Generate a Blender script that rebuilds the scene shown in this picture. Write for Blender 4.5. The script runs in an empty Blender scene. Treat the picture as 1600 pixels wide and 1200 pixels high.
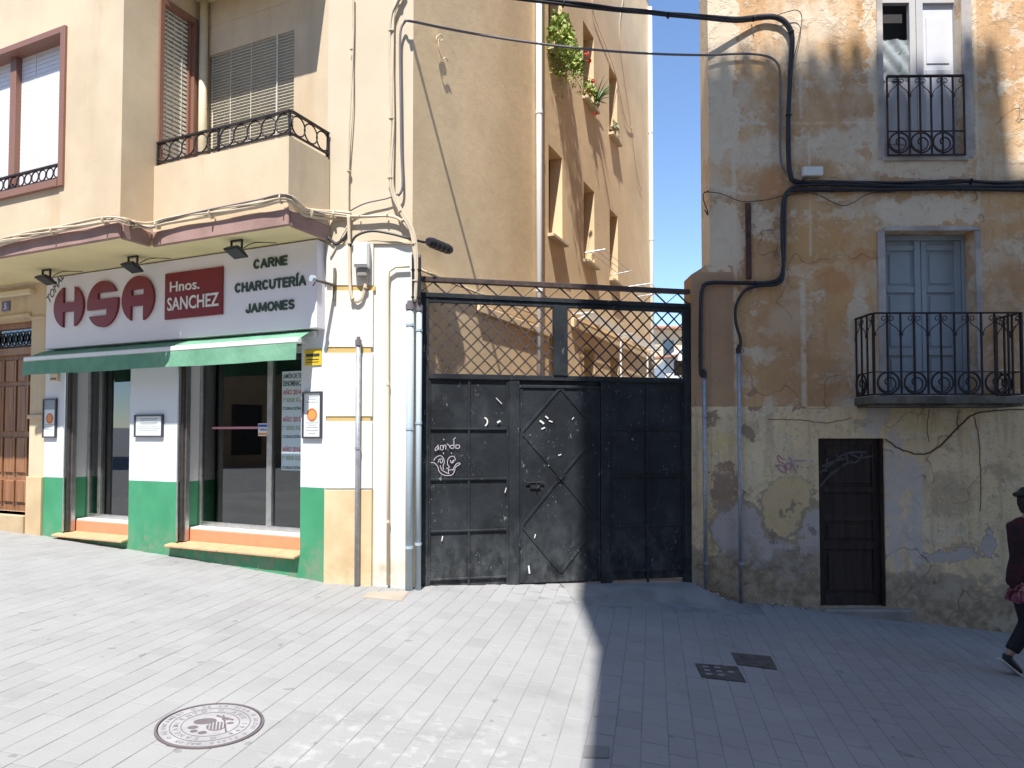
import bpy, bmesh, math, random
from mathutils import Vector, Matrix
from mathutils.geometry import tessellate_polygon
random.seed(7)
R = math.radians
S = bpy.context.scene
C = S.collection

# ------------------------------------------------------------------ camera, sky, sun, exposure
F, PX, PY, PITCH, CZ = 1079.0, 800.0, 646.0, R(1.8), 1.53
cam_d = bpy.data.cameras.new('camera'); cam = bpy.data.objects.new('camera', cam_d); C.objects.link(cam)
cam.location = (0, 0, CZ); cam.rotation_euler = (R(90) + PITCH, 0, 0)
cam_d.sensor_width = 36; cam_d.lens = F / 1600 * 36; cam_d.shift_y = 46 / 1600
cam_d.clip_start = 0.05; cam_d.clip_end = 2000
S.camera = cam
S.render.resolution_x = 1024; S.render.resolution_y = 768
AZ, EL = R(8.5), R(61)
W = bpy.data.worlds.new('World'); S.world = W; W.use_nodes = True
wn = W.node_tree
sky = wn.nodes.new('ShaderNodeTexSky'); sky.sky_type = 'NISHITA'; sky.sun_disc = False
sky.sun_elevation = EL; sky.sun_rotation = math.pi + AZ
sky.air_density = 1.0; sky.dust_density = 0.0; sky.ozone_density = 4.0; sky.altitude = 1200
bg = wn.nodes['Background']; bg.inputs[1].default_value = 0.125
wn.links.new(sky.outputs[0], bg.inputs[0])
sl = bpy.data.lights.new('sun', 'SUN'); sl.energy = 3.9; sl.angle = R(0.5); sl.color = (1, .965, .92)
so = bpy.data.objects.new('sun', sl); C.objects.link(so)
LD = Vector((math.sin(AZ) * math.cos(EL), math.cos(AZ) * math.cos(EL), -math.sin(EL)))
so.rotation_euler = LD.to_track_quat('-Z', 'Y').to_euler(); so.location = (-3, -20, 40)
S.view_settings.view_transform = 'Standard'; S.view_settings.look = 'None'
S.view_settings.gamma = 1; S.view_settings.use_curve_mapping = False
S.view_settings.exposure = 1.12

# ------------------------------------------------------------------ helpers
def ray(px, py):
    xc = (px - PX) / F; yc = -(py - PY) / F
    return Vector((xc, math.cos(PITCH) - yc * math.sin(PITCH), math.sin(PITCH) + yc * math.cos(PITCH)))

class Frame:
    """a vertical wall plane: u to the right along it, w out of it, z up"""
    def __init__(s, o, ang=None, u=None):
        s.o = Vector((o[0], o[1], 0))
        s.u = Vector((math.cos(R(ang)), math.sin(R(ang)), 0)) if u is None else Vector((u[0], u[1], 0)).normalized()
        s.n = Vector((s.u.y, -s.u.x, 0))
    def P(s, u, w, z): return s.o + s.u * u + s.n * w + Vector((0, 0, z))
    def px(s, x, y, w=0.0):
        d = ray(x, y); o = Vector((0, 0, CZ))
        t = (s.o + s.n * w - o).dot(s.n) / d.dot(s.n)
        p = o + d * t
        return (p - s.o).dot(s.u), p.z
    def U(s, x, w=0.0, y=600): return s.px(x, y, w)[0]
    def Z(s, x, y, w=0.0): return s.px(x, y, w)[1]
    def pp(s, x, y, w=0.0):
        u, z = s.px(x, y, w); return s.P(u, w, z)

WF = Frame((0, 0), 0)
SH = Frame((-1.88, 6.95), -24.2)            # shop facade, u runs to the right, origin at the corner
CH = Frame((-1.88, 6.95), 0)                # chamfered corner pier
AL = Frame((-1.011, 6.95), u=(.413, .911))  # alley flank
GT = Frame((-.95, 7.1), 12.4)               # gate
RB = Frame((1.984, 7.72), -1.0)             # old building

ORG = {}
class MB:
    def __init__(s): s.v = []; s.f = []
    def add(s, pts, faces):
        k = len(s.v); s.v += [Vector(p) for p in pts]; s.f += [tuple(i + k for i in f) for f in faces]; return s
    def box(s, fr, u0, u1, w0, w1, z0, z1):
        if u0 > u1: u0, u1 = u1, u0
        if w0 > w1: w0, w1 = w1, w0
        if z0 > z1: z0, z1 = z1, z0
        P = [fr.P(u, w, z) for z in (z0, z1) for u, w in ((u0, w0), (u1, w0), (u1, w1), (u0, w1))]
        return s.add(P, [(0, 1, 2, 3), (7, 6, 5, 4), (0, 4, 5, 1), (1, 5, 6, 2), (2, 6, 7, 3), (3, 7, 4, 0)])
    def bar(s, a, b, t, d, up=None):
        """rectangular bar between two points; t = across, d = depth along 'up' normal"""
        a = Vector(a); b = Vector(b); x = (b - a).normalized()
        n = Vector(up) if up is not None else Vector((0, -1, 0))
        n = (n - x * n.dot(x)).normalized(); y = n.cross(x)
        P = [p + y * (sy * t / 2) + n * (sn * d / 2) for p in (a, b) for sy, sn in ((-1, -1), (1, -1), (1, 1), (-1, 1))]
        return s.add(P, [(0, 1, 2, 3), (7, 6, 5, 4), (0, 4, 5, 1), (1, 5, 6, 2), (2, 6, 7, 3), (3, 7, 4, 0)])
    def prism(s, fr, outer, w0, w1, holes=()):
        loops = [list(outer)] + [list(h) for h in holes]
        flat = [p for l in loops for p in l]
        tris = tessellate_polygon([[Vector((p[0], p[1], 0)) for p in l] for l in loops])
        n = len(flat)
        P = [fr.P(u, w0, z) for u, z in flat] + [fr.P(u, w1, z) for u, z in flat]
        fs = [tuple(t) for t in tris] + [tuple(i + n for i in reversed(t)) for t in tris]
        k = 0
        for l in loops:
            m = len(l)
            for i in range(m):
                a, b = k + i, k + (i + 1) % m
                fs.append((a, b, b + n, a + n))
            k += m
        return s.add(P, fs)
    def tube(s, pts, r, n=8, closed=False, smooth=0, caps=True):
        pts = [Vector(p) for p in pts]
        if smooth: pts = catmull(pts, smooth, closed)
        rr = r if callable(r) else (lambda t: r)
        N = len(pts); k = len(s.v); prev = None
        for i, p in enumerate(pts):
            if closed: t = pts[(i + 1) % N] - pts[i - 1]
            else: t = pts[min(i + 1, N - 1)] - pts[max(i - 1, 0)]
            t.normalize()
            if prev is None:
                a = Vector((0, 0, 1)) if abs(t.z) < .9 else Vector((1, 0, 0))
                x = t.cross(a).normalized()
            else:
                x = (prev - t * prev.dot(t)).normalized()
            prev = x; y = t.cross(x); q = rr(i / max(1, N - 1))
            for j in range(n):
                an = 2 * math.pi * j / n
                s.v.append(p + (x * math.cos(an) + y * math.sin(an)) * q)
        for i in range(N if closed else N - 1):
            for j in range(n):
                a = k + i * n + j; b = k + i * n + (j + 1) % n
                c = k + ((i + 1) % N) * n + (j + 1) % n; d = k + ((i + 1) % N) * n + j
                s.f.append((a, b, c, d))
        if caps and not closed:
            s.f.append(tuple(k + j for j in reversed(range(n))))
            s.f.append(tuple(k + (N - 1) * n + j for j in range(n)))
        return s
    def ring(s, fr, u, w, z, Rr, r, n=20, m=6, squash=1.0, a0=0, a1=360):
        full = abs(a1 - a0) >= 360
        k = n if full else n + 1
        pts = []
        for i in range(k):
            a = R(a0 + (a1 - a0) * i / n)
            pts.append(fr.P(u + Rr * math.cos(a), w, z + Rr * squash * math.sin(a)))
        return s.tube(pts, r, m, closed=full)
    def ribbon(s, fr, uz, w, width, th=.002):
        for (u0, z0), (u1, z1) in zip(uz[:-1], uz[1:]):
            s.bar(fr.P(u0, w, z0), fr.P(u1, w, z1), width, th, fr.n)
        return s
    def cyl(s, a, b, r, n=16): return s.tube([a, b], r, n)

def catmull(p, k, closed=False):
    out = []; N = len(p)
    rng = range(N) if closed else range(N - 1)
    for i in rng:
        p0 = p[i - 1] if (closed or i > 0) else p[0]
        p1 = p[i]; p2 = p[(i + 1) % N]; p3 = p[(i + 2) % N] if (closed or i + 2 < N) else p[-1]
        for j in range(k):
            t = j / k
            out.append(.5 * ((2 * p1) + (p2 - p0) * t + (2 * p0 - 5 * p1 + 4 * p2 - p3) * t * t + (3 * p1 - p0 - 3 * p2 + p3) * t ** 3))
    if not closed: out.append(p[-1])
    return out

def mesh_from(mb, name, org, mat, smooth=False, bevel=0, recalc=True):
    me = bpy.data.meshes.new(name)
    me.from_pydata([tuple(v - org) for v in mb.v], [], mb.f)
    bm = bmesh.new(); bm.from_mesh(me)
    if recalc: bmesh.ops.recalc_face_normals(bm, faces=bm.faces)
    if bevel:
        es = [e for e in bm.edges if len(e.link_faces) == 2 and e.calc_face_angle(0) > .6]
        bmesh.ops.bevel(bm, geom=es, offset=bevel, segments=1, affect='EDGES', clamp_overlap=True)
    bm.to_mesh(me); bm.free()
    if smooth:
        for p in me.polygons: p.use_smooth = True
    me.materials.append(mat)
    return me

def root(name, label, cat, loc, group=None):
    o = bpy.data.objects.new(name, None); C.objects.link(o); o.location = loc
    o.empty_display_size = .1
    o['label'] = label; o['category'] = cat
    if group: o['group'] = group
    ORG[o.name] = Vector(loc); return o

def part(name, mb, mat, parent, label=None, kind=None, smooth=False, bevel=0):
    org = ORG[parent.name]
    o = bpy.data.objects.new(name, mesh_from(mb, name, org, mat, smooth, bevel)); C.objects.link(o)
    o.parent = parent; ORG[o.name] = org
    if label: o['label'] = label
    if kind: o['kind'] = kind
    return o

def thing(name, mb, mat, label, cat, group=None, kind=None, smooth=False, bevel=0):
    xs = [v.x for v in mb.v]; ys = [v.y for v in mb.v]; zs = [v.z for v in mb.v]
    org = Vector(((min(xs) + max(xs)) / 2, (min(ys) + max(ys)) / 2, min(zs)))
    o = bpy.data.objects.new(name, mesh_from(mb, name, org, mat, smooth, bevel)); C.objects.link(o)
    o.location = org; ORG[o.name] = org
    if kind: o['kind'] = kind
    if kind != 'structure':
        o['label'] = label; o['category'] = cat
    if group: o['group'] = group
    return o

def wall(mb, fr, u0, u1, z0, z1, holes=(), w=0.0, th=.3):
    us = sorted(set([u0, u1] + [min(max(h[i], u0), u1) for h in holes for i in (0, 1)]))
    zs = sorted(set([z0, z1] + [min(max(h[i], z0), z1) for h in holes for i in (2, 3)]))
    nu, nz = len(us), len(zs)
    def solid(i, j):
        if i < 0 or j < 0 or i >= nu - 1 or j >= nz - 1: return False
        cu = (us[i] + us[i + 1]) / 2; cz = (zs[j] + zs[j + 1]) / 2
        return not any(h[0] < cu < h[1] and h[2] < cz < h[3] for h in holes)
    def q(a, b, c, d): mb.add([a, b, c, d], [(0, 1, 2, 3)])
    for i in range(nu - 1):
        for j in range(nz - 1):
            if not solid(i, j): continue
            a, b, c, d = us[i], us[i + 1], zs[j], zs[j + 1]
            q(fr.P(a, w, c), fr.P(b, w, c), fr.P(b, w, d), fr.P(a, w, d))
            q(fr.P(a, w - th, c), fr.P(a, w - th, d), fr.P(b, w - th, d), fr.P(b, w - th, c))
            if not solid(i - 1, j): q(fr.P(a, w, c), fr.P(a, w, d), fr.P(a, w - th, d), fr.P(a, w - th, c))
            if not solid(i + 1, j): q(fr.P(b, w, c), fr.P(b, w - th, c), fr.P(b, w - th, d), fr.P(b, w, d))
            if not solid(i, j - 1): q(fr.P(a, w, c), fr.P(a, w - th, c), fr.P(b, w - th, c), fr.P(b, w, c))
            if not solid(i, j + 1): q(fr.P(a, w, d), fr.P(b, w, d), fr.P(b, w - th, d), fr.P(a, w - th, d))
    # weld so that normals come out consistent
    return mb

def text_mb(body, fr, uc, zc, width, height, w, depth=.008, bold=0.0, mb=None, shear=0, rot=0, align='C'):
    cu = bpy.data.curves.new('t', 'FONT'); cu.body = body; cu.extrude = .01; cu.offset = bold; cu.shear = shear
    cu.resolution_u = 3
    ob = bpy.data.objects.new('t', cu); C.objects.link(ob)
    dg = bpy.context.evaluated_depsgraph_get()
    me = bpy.data.meshes.new_from_object(ob.evaluated_get(dg))
    xs = [v.co.x for v in me.vertices]; ys = [v.co.y for v in me.vertices]
    x0, x1, y0, y1 = min(xs), max(xs), min(ys), max(ys)
    mb = mb or MB(); P = []
    for v in me.vertices:
        a = ((v.co.x - x0) / (x1 - x0) - .5) * width; b = ((v.co.y - y0) / (y1 - y0) - .5) * height
        ca, sa = math.cos(rot), math.sin(rot)
        P.append(fr.P(uc + a * ca - b * sa, w + (depth if v.co.z > 0 else 0), zc + a * sa + b * ca))
    mb.add(P, [tuple(p.vertices) for p in me.polygons])
    bpy.data.objects.remove(ob); bpy.data.curves.remove(cu); bpy.data.meshes.remove(me)
    return mb

# ------------------------------------------------------------------ materials
class N:
    """tiny node-tree writer"""
    def __init__(s, name):
        s.m = bpy.data.materials.new(name); s.m.use_nodes = True
        s.t = s.m.node_tree; s.b = s.t.nodes['Principled BSDF']; s._p = None
    def node(s, ty, **kw):
        n = s.t.nodes.new(ty)
        for k, v in kw.items(): setattr(n, k, v)
        return n
    def put(s, sock, v):
        if isinstance(v, bpy.types.NodeSocket): s.t.links.new(v, sock)
        elif isinstance(v, (tuple, list)) and sock.type == 'RGBA' and len(v) == 3: sock.default_value = (*v, 1)
        else: sock.default_value = v
    def math(s, op, a, b=0.0, c=0.0, clamp=False):
        n = s.node('ShaderNodeMath', operation=op, use_clamp=clamp)
        s.put(n.inputs[0], a); s.put(n.inputs[1], b); s.put(n.inputs[2], c); return n.outputs[0]
    def pos(s):
        if s._p is None:
            s._p = s.node('ShaderNodeNewGeometry').outputs['Position']
            sp = s.node('ShaderNodeSeparateXYZ'); s.t.links.new(s._p, sp.inputs[0]); s.xyz = sp.outputs
        return s._p
    def noise(s, scale, detail=5, rough=.6, vec=None, stretch=None, off=0, dist=0):
        v = vec or s.pos()
        mp = s.node('ShaderNodeMapping'); s.t.links.new(v, mp.inputs[0])
        if stretch: mp.inputs['Scale'].default_value = stretch
        mp.inputs['Location'].default_value = (off, off * .7, off * 1.3)
        n = s.node('ShaderNodeTexNoise'); s.t.links.new(mp.outputs[0], n.inputs['Vector'])
        n.inputs['Scale'].default_value = scale; n.inputs['Detail'].default_value = detail
        n.inputs['Roughness'].default_value = rough; n.inputs['Distortion'].default_value = dist
        return n.outputs['Fac']
    def step(s, v, a, b):
        n = s.node('ShaderNodeMapRange', interpolation_type='SMOOTHSTEP')
        s.put(n.inputs[0], v); n.inputs[1].default_value = a; n.inputs[2].default_value = b
        return n.outputs[0]
    def mix(s, f, a, b, mode='MIX'):
        n = s.node('ShaderNodeMix', data_type='RGBA', blend_type=mode)
        s.put(n.inputs['Factor'], f); s.put(n.inputs[6], a); s.put(n.inputs[7], b); return n.outputs[2]
    def blob(s, cx, cz, rx, rz, ax='X'):
        """1 at the centre of an ellipse on the wall, 0 at its rim, negative outside"""
        s.pos()
        dx = s.math('MULTIPLY', s.math('SUBTRACT', s.xyz[ax], cx), 1 / rx)
        dz = s.math('MULTIPLY', s.math('SUBTRACT', s.xyz['Z'], cz), 1 / rz)
        d = s.math('SQRT', s.math('ADD', s.math('MULTIPLY', dx, dx), s.math('MULTIPLY', dz, dz)))
        return s.math('SUBTRACT', 1.0, d)
    def warp(s, a1=.10, s1=4.0, a2=.035, s2=17.0):
        """shift the coordinates that blob() uses, so patch rims come out ragged"""
        s.pos(); o = []
        for k, off in (('X', 71), ('Z', 83)):
            v = s.math('ADD', s.math('MULTIPLY', s.math('SUBTRACT', s.noise(s1, 5, .6, off=off), .5), a1 * 4),
                       s.math('MULTIPLY', s.math('SUBTRACT', s.noise(s2, 5, .65, off=off + 5), .5), a2 * 4))
            o.append(s.math('ADD', s.xyz[k], v))
        s.wx, s.wz = o
    def wblob(s, cx, cz, rx, rz):
        dx = s.math('MULTIPLY', s.math('SUBTRACT', s.wx, cx), 1 / rx)
        dz = s.math('MULTIPLY', s.math('SUBTRACT', s.wz, cz), 1 / rz)
        return s.math('SUBTRACT', 1.0, s.math('SQRT', s.math('ADD', s.math('MULTIPLY', dx, dx), s.math('MULTIPLY', dz, dz))))
    def boxm(s, x0, x1, z0, z1, soft=.03):
        s.pos(); h = s.xyz
        a = s.step(h['X'], x0 - soft, x0 + soft); b = s.step(h['X'], x1 + soft, x1 - soft)
        c = s.step(h['Z'], z0 - soft, z0 + soft); d = s.step(h['Z'], z1 + soft, z1 - soft)
        return s.math('MULTIPLY', s.math('MULTIPLY', a, b), s.math('MULTIPLY', c, d))
    def bump(s, h, strength=.3, dist=.01):
        n = s.node('ShaderNodeBump'); s.put(n.inputs['Height'], h)
        n.inputs['Strength'].default_value = strength; n.inputs['Distance'].default_value = dist
        s.t.links.new(n.outputs[0], s.b.inputs['Normal'])
    def done(s, col, rough=.8, metal=0.0, spec=None):
        s.put(s.b.inputs['Base Color'], col); s.put(s.b.inputs['Roughness'], rough); s.put(s.b.inputs['Metallic'], metal)
        if spec is not None: s.b.inputs['Specular IOR Level'].default_value = spec
        return s.m

def c(r, g, b): return (r, g, b)
def plaster(name, col, var=.12, scale=1.2, bump=.25, stain=None, stain_amt=.3, rough=.85, crack=0):
    n = N(name); a = n.noise(scale, 6); b = n.noise(scale * 9, 4, off=5)
    dark = tuple(x * (1 - var * 1.6) for x in col); lite = tuple(min(.9, x * (1 + var * .6)) for x in col)
    k = n.mix(n.step(a, .3, .7), dark, lite)
    k = n.mix(n.math('MULTIPLY', n.step(b, .55, .8), .25), k, tuple(x * .8 for x in col))
    if stain:
        s_ = n.noise(1.6, 6, stretch=(2.5, 2.5, .35), off=11)
        k = n.mix(n.math('MULTIPLY', n.step(s_, .5, .75), stain_amt), k, stain)
    if crack:
        wr = n.math('ABSOLUTE', n.math('SUBTRACT', n.noise(.55, 4, .6, off=27), .5))
        ck = n.math('MULTIPLY', n.step(wr, .0022, .0006), n.step(n.noise(.7, 2, off=29), .52, .58))
        k = n.mix(n.math('MULTIPLY', ck, crack), k, tuple(x * .45 for x in col))
        pt = n.step(n.noise(.45, 5, .6, off=37), .56, .60)
        k = n.mix(n.math('MULTIPLY', pt, .16), k, tuple(x * .72 for x in col))
        sp = n.step(n.noise(16, 3, .5, off=47), .72, .76)
        k = n.mix(n.math('MULTIPLY', sp, .35), k, tuple(x * .55 for x in col))
    n.bump(n.math('ADD', n.noise(60, 5, off=3), n.math('MULTIPLY', n.noise(7, 4, off=9), 1.5)), bump, .006)
    return n.done(k, rough, spec=.25)
def metal(name, col, rough=.45, met=.6, var=.15, bump=.05):
    n = N(name); a = n.noise(14, 6)
    k = n.mix(n.step(a, .35, .7), tuple(x * (1 - var) for x in col), tuple(min(.95, x * (1 + var)) for x in col))
    n.bump(n.noise(70, 3, off=2), bump, .003)
    return n.done(k, n.math('ADD', rough - .1, n.math('MULTIPLY', a, .25)), met)
def plain(name, col, rough=.6, met=0.0, var=.08, spec=None):
    n = N(name); a = n.noise(9, 4)
    k = n.mix(a, tuple(x * (1 - var) for x in col), tuple(min(.95, x * (1 + var)) for x in col))
    n.bump(n.noise(120, 3), .06, .002)
    return n.done(k, rough, met, spec)

# colours / materials
M = {}
M['cream'] = plaster('cream_render', c(.66, .53, .365), .09, .8, .2, c(.50, .36, .21), .45, crack=.12)
M['alley'] = plaster('tan_render', c(.86, .64, .385), .09, .8, .4, crack=.25)
M['soffit'] = plaster('yellow_soffit', c(.78, .67, .38), .06)
M['fascia'] = plaster('mauve_fascia', c(.36, .23, .20), .12, 3)
M['concrete'] = plaster('grey_concrete', c(.30, .28, .25), .15, 3, .5)
M['opp'] = plaster('opposite_render', c(.40, .38, .35), .08)
M['roof_tile'] = plain('terracotta_tile', c(.40, .20, .12), .8, var=.2)
M['brown_frame'] = plain('brown_window_frame', c(.26, .13, .09), .45)
M['blind'] = plain('ivory_blind', c(.74, .70, .60), .5)
M['white_blind'] = plain('white_roller_slat', c(.80, .77, .76), .5)
M['iron'] = metal('black_wrought_iron', c(.035, .028, .03), .55, .4, .3)
M['rusty_iron'] = metal('brown_wrought_iron', c(.055, .032, .028), .7, .2, .4)
def awning_mat():
    n = N('faded_green_awning_cloth'); a = n.noise(2.2, 6); s_ = n.noise(5, 5, off=4, stretch=(1, 1, .25))
    k = n.mix(n.step(a, .3, .7), c(.10, .27, .17), c(.17, .36, .24))
    k = n.mix(n.math('MULTIPLY', n.step(s_, .55, .75), .35), k, c(.22, .33, .24))
    n.bump(n.math('ADD', n.noise(6, 3, off=8), n.math('MULTIPLY', n.noise(90, 2), .15)), .5, .02)
    return n.done(k, .85)
M['green_fabric'] = awning_mat()
M['white_bar'] = plain('white_lacquer', c(.75, .76, .76), .35)
M['sign_white'] = plain('white_sign_board', c(.80, .77, .80), .45, var=.02)
M['sign_red'] = plain('dark_red_lettering', c(.20, .012, .018), .4)
M['sign_green'] = plain('dark_green_lettering', c(.035, .075, .045), .5)
M['off_white'] = plain('off_white_print', c(.72, .72, .68), .5)
M['paper'] = plain('white_paper', c(.72, .76, .76), .6, var=.02)
M['banner'] = plain('pale_blue_paper', c(.50, .62, .66), .6, var=.03)
M['ink'] = plain('dark_ink', c(.03, .05, .06), .6)
M['grey_ink'] = plain('grey_ink', c(.25, .28, .27), .6)
M['red_ink'] = plain('red_ink', c(.40, .06, .10), .6)
M['olive_ink'] = plain('olive_ink', c(.26, .31, .22), .6)
M['orange'] = plain('orange_seal', c(.75, .30, .08), .6)
M['yellow'] = plain('yellow_plastic', c(.75, .50, .02), .5)
M['black'] = plain('black_plastic', c(.025, .025, .03), .45)
M['frame_black'] = plain('black_picture_frame', c(.05, .05, .06), .4)
M['chrome'] = metal('brushed_aluminium', c(.55, .55, .54), .3, .9, .08)
M['dark_alu'] = metal('dark_track', c(.10, .09, .085), .4, .6)
M['galv'] = metal('galvanised_pipe', c(.40, .42, .45), .45, .55, .15)
M['grey_pipe'] = plain('blue_grey_pipe_paint', c(.42, .50, .55), .45, .1)
M['cream_pipe'] = plain('cream_painted_pipe', c(.70, .60, .42), .6)
M['cream_cable'] = plain('cream_painted_cable', c(.60, .50, .36), .6, var=.2)
M['grey_cable'] = plain('grey_cable', c(.16, .14, .15), .5)
M['black_cable'] = plain('black_cable', c(.02, .018, .022), .45, var=.2)
M['orange_tile'] = plain('orange_riser_tile', c(.66, .27, .14), .5, var=.12)
M['ochre_tile'] = plain('ochre_sill_tile', c(.58, .34, .19), .5, var=.25)
M['marble'] = plain('white_marble_sill', c(.68, .66, .64), .35)
M['meter'] = plain('white_meter_box', c(.72, .72, .68), .45)
M['room'] = plain('shop_interior', c(.34, .33, .30), .8)
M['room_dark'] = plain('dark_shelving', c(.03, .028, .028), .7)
M['leaf'] = None

def wood(name, a, b, rough=.45, sc=3):
    n = N(name); g = n.noise(sc, 6, stretch=(6, 6, .5), dist=.6)
    k = n.mix(n.step(g, .3, .7), a, b)
    n.bump(g, .12, .003)
    return n.done(k, rough)
M['door_wood'] = wood('varnished_door_wood', c(.20, .085, .035), c(.34, .16, .07))
M['dark_wood'] = wood('weathered_dark_wood', c(.018, .012, .010), c(.045, .028, .022), .8)

def glass_mat(name, tint, rough=.02, trans=.75):
    m = bpy.data.materials.new(name); m.use_nodes = True; t = m.node_tree; t.nodes.clear()
    out = t.nodes.new('ShaderNodeOutputMaterial'); mx = t.nodes.new('ShaderNodeMixShader')
    tr = t.nodes.new('ShaderNodeBsdfTransparent'); tr.inputs[0].default_value = (*tint, 1)
    gl = t.nodes.new('ShaderNodeBsdfGlossy'); gl.inputs['Roughness'].default_value = rough
    gl.inputs[0].default_value = (.9, .93, .95, 1)
    fr = t.nodes.new('ShaderNodeFresnel'); fr.inputs[0].default_value = 1.6
    mth = t.nodes.new('ShaderNodeMath'); mth.operation = 'MULTIPLY_ADD'; mth.inputs[1].default_value = 1.1; mth.inputs[2].default_value = .08
    t.links.new(fr.outputs[0], mth.inputs[0]); t.links.new(mth.outputs[0], mx.inputs[0])
    t.links.new(tr.outputs[0], mx.inputs[1]); t.links.new(gl.outputs[0], mx.inputs[2]); t.links.new(mx.outputs[0], out.inputs[0])
    return m
M['glass'] = glass_mat('shop_glass', (.55, .6, .6))
M['dark_glass'] = glass_mat('window_glass', (.3, .3, .3))

def shop_wall_mat():
    n = N('shop_wall_paint'); n.pos(); z = n.xyz['Z']
    zz = n.math('ADD', z, n.math('MULTIPLY', n.math('SUBTRACT', n.noise(30, 3), .5), .008))
    m = n.step(zz, .999, 1.003)
    g = n.mix(n.step(n.noise(1.5, 5), .3, .7), c(.04, .25, .12), c(.06, .31, .155))
    dirt = n.math('MULTIPLY', n.step(n.math('SUBTRACT', .62, z), 0, .4), n.step(n.noise(7, 7, .7, off=4), .42, .68))
    g = n.mix(n.math('MULTIPLY', dirt, .75), g, c(.24, .25, .18))
    g = n.mix(n.math('MULTIPLY', n.step(n.noise(2.5, 6, .65, off=14, stretch=(1, 1, .4)), .52, .66), .3), g, c(.10, .34, .20))
    g = n.mix(n.math('MULTIPLY', n.step(n.noise(28, 4, off=24), .69, .72), .7), g, c(.3, .33, .26))
    w = n.mix(n.noise(1.4, 5, off=2), c(.66, .70, .74), c(.74, .76, .77))
    n.bump(n.noise(45, 4), .15, .004)
    return n.done(n.mix(m, g, w), .6)
M['shop_wall'] = shop_wall_mat()

def pier_mat():
    n = N('corner_pier_paint'); n.pos(); z = n.xyz['Z']; x = n.xyz['X']
    cream = n.mix(n.step(n.noise(1.1, 6), .3, .7), c(.58, .485, .345), c(.64, .54, .395))
    white = n.mix(n.step(n.noise(1.3, 6, off=3), .35, .7), c(.70, .66, .58), c(.75, .73, .68))
    base = n.mix(n.step(n.noise(2.2, 6, off=6), .35, .7), c(.58, .42, .24), c(.68, .53, .33))
    k = n.mix(n.step(z, 3.455, 3.46), white, cream)
    left = n.step(x, -1.383, -1.387)
    k = n.mix(n.math('MULTIPLY', left, n.step(z, .985, .98)), k, base)
    grime = n.math('MULTIPLY', n.step(n.math('SUBTRACT', .75, z), 0, .7), n.step(n.noise(4, 7, off=8), .42, .7))
    k = n.mix(n.math('MULTIPLY', grime, .65), k, c(.38, .28, .15))
    n.bump(n.noise(38, 5), .2, .005)
    return n.done(k, .75)
M['pier'] = pier_mat()

# ------------------------------------------------------------------ ground
GX = [(-60, 2.2), (-12, .46), (-6, .262), (-1.88, .07), (-.9, -.01), (.8, -.13), (2, -.28), (3.2, -.38), (5.7, -.68), (9, -1.0), (60, -5)]
def g0(x):
    for (a, za), (b, zb) in zip(GX[:-1], GX[1:]):
        if x <= b: return za + (zb - za) * (x - a) / (b - a)
    return GX[-1][1]
def sstep(t): t = min(1, max(0, t)); return t * t * (3 - 2 * t)
def g(x, y):
    z = sum(g0(x + d) for d in (-.5, -.25, 0, .25, .5)) / 5 + .02 * (min(max(y, -5), 7.5) - 7.2)
    p = Vector((x, y, 0)) - GT.o
    u, w = p.dot(GT.u), p.dot(GT.n)
    sill = -.03 * u
    k = sstep(1 - w / .60) * sstep((u + .6) / .6) * sstep((3.45 - u) / .5) if w > -2 else 0
    return z + (max(sill - .012, z) - z) * k
def ymax(x):
    if x < -1.88: return 6.95 + (-1.88 - x) * .4495
    if x < -.95: return 7.1
    if x < 2.0: return 7.1 + (x + .95) * .22
    return 7.75
def gpt(x, y, dz=0): return Vector((x, y, g(x, y) + dz))
def gpx(px, py):
    d = ray(px, py); o = Vector((0, 0, CZ)); t = 1.0
    for _ in range(60):
        p = o + d * t; t += (p.z - g(p.x, p.y)) / -d.z * .8
    return o + d * t

xs = [-300, -100, -40, -20, -14] + [-10 + .25 * i for i in range(0, 81)] + [14, 20, 40, 100, 300]
ys = [-300, -100, -30, -12] + [-6 + .25 * i for i in range(0, 65)] + [12, 16, 22, 30, 45, 70, 120, 300]
mb = MB(); k = len(ys)
mb.v = [Vector((x, y, max(-6, min(2.5, g(x, y))) - .0035)) for x in xs for y in ys]
mb.f = [(i * k + j, (i + 1) * k + j, (i + 1) * k + j + 1, i * k + j + 1) for i in range(len(xs) - 1) for j in range(k - 1)]
M['mortar'] = plaster('joint_mortar', c(.262, .262, .262), .15, 5, .3)
gr = thing('ground', mb, M['mortar'], '', '', kind='structure')

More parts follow.
